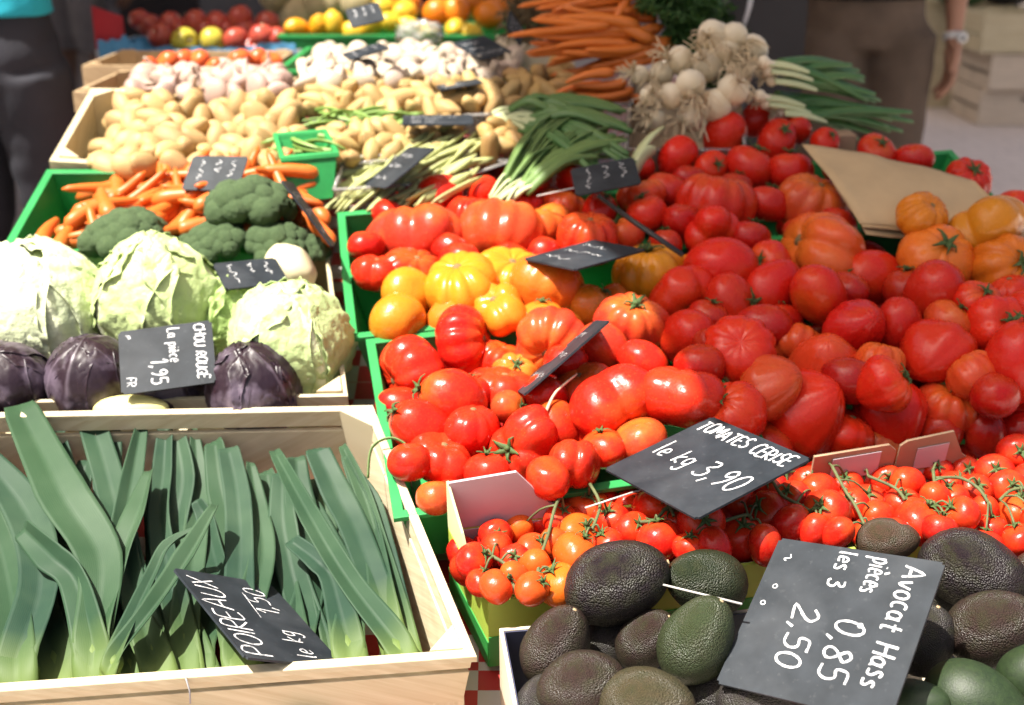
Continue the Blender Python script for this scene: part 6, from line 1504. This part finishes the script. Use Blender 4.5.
# tall dark panels behind the stall
def slab(name, label, cat, a, b, z0, z1, t, mat):
    a, b = Vector((*a, 0)), Vector((*b, 0)); d = (b - a).normalized(); n = Vector((-d.y, d.x, 0)) * t
    mb = MB(); mb.hexa([a + Vector((0, 0, z0)), b + Vector((0, 0, z0)), b + n + Vector((0, 0, z0)), a + n + Vector((0, 0, z0)), a + Vector((0, 0, z1)), b + Vector((0, 0, z1)), b + n + Vector((0, 0, z1)), a + n + Vector((0, 0, z1))])
    return tag(mb.build(name, mat, None), label, cat)
ca, cb = atY(712, 30, 2.9), atY(806, 30, 2.9)
slab('dark_panel', 'dark grey folded panel standing behind the white onions', 'panel', (ca.x, 2.9), (cb.x, 2.9), 0.0, 1.12, .03, M['tarp'])
ca, cb = atY(200, 10, 4.4), atY(282, 10, 4.4)
slab('grey_panel', 'plain grey panel standing behind the red apples', 'panel', (ca.x, 4.4), (cb.x, 4.4), 0.0, 1.25, .03, M['greywall'])
ca = atY(104, 40, 4.6); mb = MB(); mb.tube([(ca.x, 4.6, 0), (ca.x, 4.6, 2.5)], .03, 12); tag(mb.build('canopy_pole', plain('dark_pole', (.06, .06, .065), .5, .2, 10), None, True), 'dark canopy pole rising beside the apple box', 'pole')
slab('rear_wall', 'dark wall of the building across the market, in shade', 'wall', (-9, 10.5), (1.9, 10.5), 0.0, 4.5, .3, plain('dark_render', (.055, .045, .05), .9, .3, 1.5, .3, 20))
slab('rear_wall', 'pale stone wall of the building far behind the stacked crates', 'wall', (2.2, 13.5), (12, 13.5), 0.0, 4.5, .3, plain('stone_render', (.25, .22, .2), .9, .3, 1.5, .3, 20))
mb = MB(); fpt = atY(742, 12, 2.86)
mb.tube(smoothpath([atY(752, -6, 2.87), atY(748, 12, 2.86), atY(742, 30, 2.87)], 4), [.004, .008, .010, .009, .008, .008, .007, .006, .004], 8, ell=.3); tag(mb.build('clear_film_strip', M['plasticfilm'], None, True), 'pale strip of film hanging on the dark panel behind the onions', 'film')

# ------------------------------------------------------------------ sun, sky, canopies
SUN = Vector((-.37, -.20, .905)).normalized()
elev = math.asin(SUN.z); az = math.atan2(SUN.x, SUN.y)
w = bpy.data.worlds.new('World'); S.world = w; w.use_nodes = True
nt = w.node_tree; sky = nt.nodes.new('ShaderNodeTexSky'); sky.sky_type = 'NISHITA'; sky.sun_disc = False
sky.sun_elevation = elev; sky.sun_rotation = az; sky.air_density = 1.0; sky.dust_density = 8.0; sky.ozone_density = 1.0
nt.links.new(sky.outputs[0], nt.nodes['Background'].inputs[0]); nt.nodes['Background'].inputs[1].default_value = 0.068
L = bpy.data.lights.new('sun', 'SUN'); L.energy = 5.0; L.angle = math.radians(.55); L.color = (1, .95, .86)
lo = bpy.data.objects.new('sun', L); link(lo); lo.rotation_euler = SUN.to_track_quat('Z', 'Y').to_euler(); lo.location = (-2, -1, 6)
tc = NT('awning_cloth'); tl_ = tc.node('ShaderNodeBsdfTranslucent'); tl_.inputs[0].default_value = (.70, .58, .44, 1)
ms = tc.node('ShaderNodeMixShader'); ms.inputs[0].default_value = .40; tc.b.inputs['Base Color'].default_value = (.62, .56, .48, 1); tc.b.inputs['Roughness'].default_value = .9
tc.link(tc.b.outputs[0], ms.inputs[1]); tc.link(tl_.outputs[0], ms.inputs[2]); tc.link(ms.outputs[0], tc.n['Material Output'].inputs[0])
def canopy(label, ground_pts, z, poles, mat, up=True):
    """canopy whose shadow falls on the given points"""
    pts = [p + SUN * ((z - p.z) / SUN.z) for p in ground_pts]
    root = empty('shade_canopy', sum(pts, Vector()) / len(pts)); tag(root, label, 'canopy', 'market canopies overhead')
    n = len(pts); mb = MB(); mb.add(pts + [p + Vector((0, 0, .004)) for p in pts], [tuple(reversed(range(n))), tuple(range(n, 2 * n))] + [(i, (i + 1) % n, (i + 1) % n + n, i + n) for i in range(n)])
    rel(mb, root).build('cloth', mat, root)
    for x, y in poles: mb = MB(); mb.tube([(x, y, 0), (x, y, z)], .02, 10); rel(mb, root).build('pole', M['metal'], root, True)
    return root
sp_ = [surf(468, 40, 0), surf(520, 155, .03), surf(585, 236, .03), surf(652, 318, .03), surf(700, 398, .03), surf(722, 440, .03), surf(840, 458, .02), surf(1000, 446, .02), surf(1260, 430, .02)]
canopy('cream awning cloth over the shaded side of the tomato stall', sp_ + [Vector((1.5, 2.3, .75)), Vector((3.0, 4.0, .4)), Vector((.1, 4.0, .6))], 2.45, [(1.15, 1.15), (2.2, 3.6)], tc.m)
canopy('unseen dark canopy added to shade the walkway behind the potatoes', [Vector((-.98, .2, .0)), Vector((-.98, 3.2, .0)), Vector((-6, 3.2, 0)), Vector((-6, .2, 0))], 2.2, [(-5, 1), (-5, 3)], M['canvas'])  # added out of view to keep the left walkway dark
canopy('unseen broad dark canopy added to shade the passage behind the stall', [Vector((-7, 3.12, .9)), Vector((-.45, 3.12, .9)), Vector((-.45, 3.6, .9)), Vector((.1, 3.75, .3)), Vector((1.0, 6.0, .3)), Vector((1.0, 11, .3)), Vector((-7, 11, .3))], 2.7, [(-6, 5), (-6, 8)], M['canvas'])  # added beyond the frame so apples and far background stay shaded
canopy('unseen tall cream canopy added to shade the paving behind the brown trousers', [Vector((.45, 3.2, .1)), Vector((4.6, 3.2, .1)), Vector((4.6, 9.2, .1)), Vector((.45, 9.2, .1))], 7.0, [(3.4, 9.3), (-2.2, 9.3)], tc.m)  # added high overhead: blocks sun from the paving, lets sky light in

# ------------------------------------------------------------------ camera and colour management
cd = bpy.data.cameras.new('camera'); cam_o = bpy.data.objects.new('camera', cd); link(cam_o)
cam_o.location = CAM; cam_o.rotation_euler = (PI / 2 - PITCH, 0, 0)
cd.sensor_width = 36; cd.lens = 36 * F / 1024; cd.clip_start = .05; cd.clip_end = 300
cd.dof.use_dof = True; cd.dof.focus_distance = 1.24; cd.dof.aperture_fstop = 4.6
S.camera = cam_o
S.view_settings.view_transform = 'Standard'; S.view_settings.look = 'None'; S.view_settings.gamma = 1; S.view_settings.exposure = 1.3
S.view_settings.use_curve_mapping = False
S.cycles.max_bounces = 8; S.cycles.transparent_max_bounces = 12; S.cycles.caustics_reflective = False; S.cycles.caustics_refractive = False
S.cycles.use_denoising = True
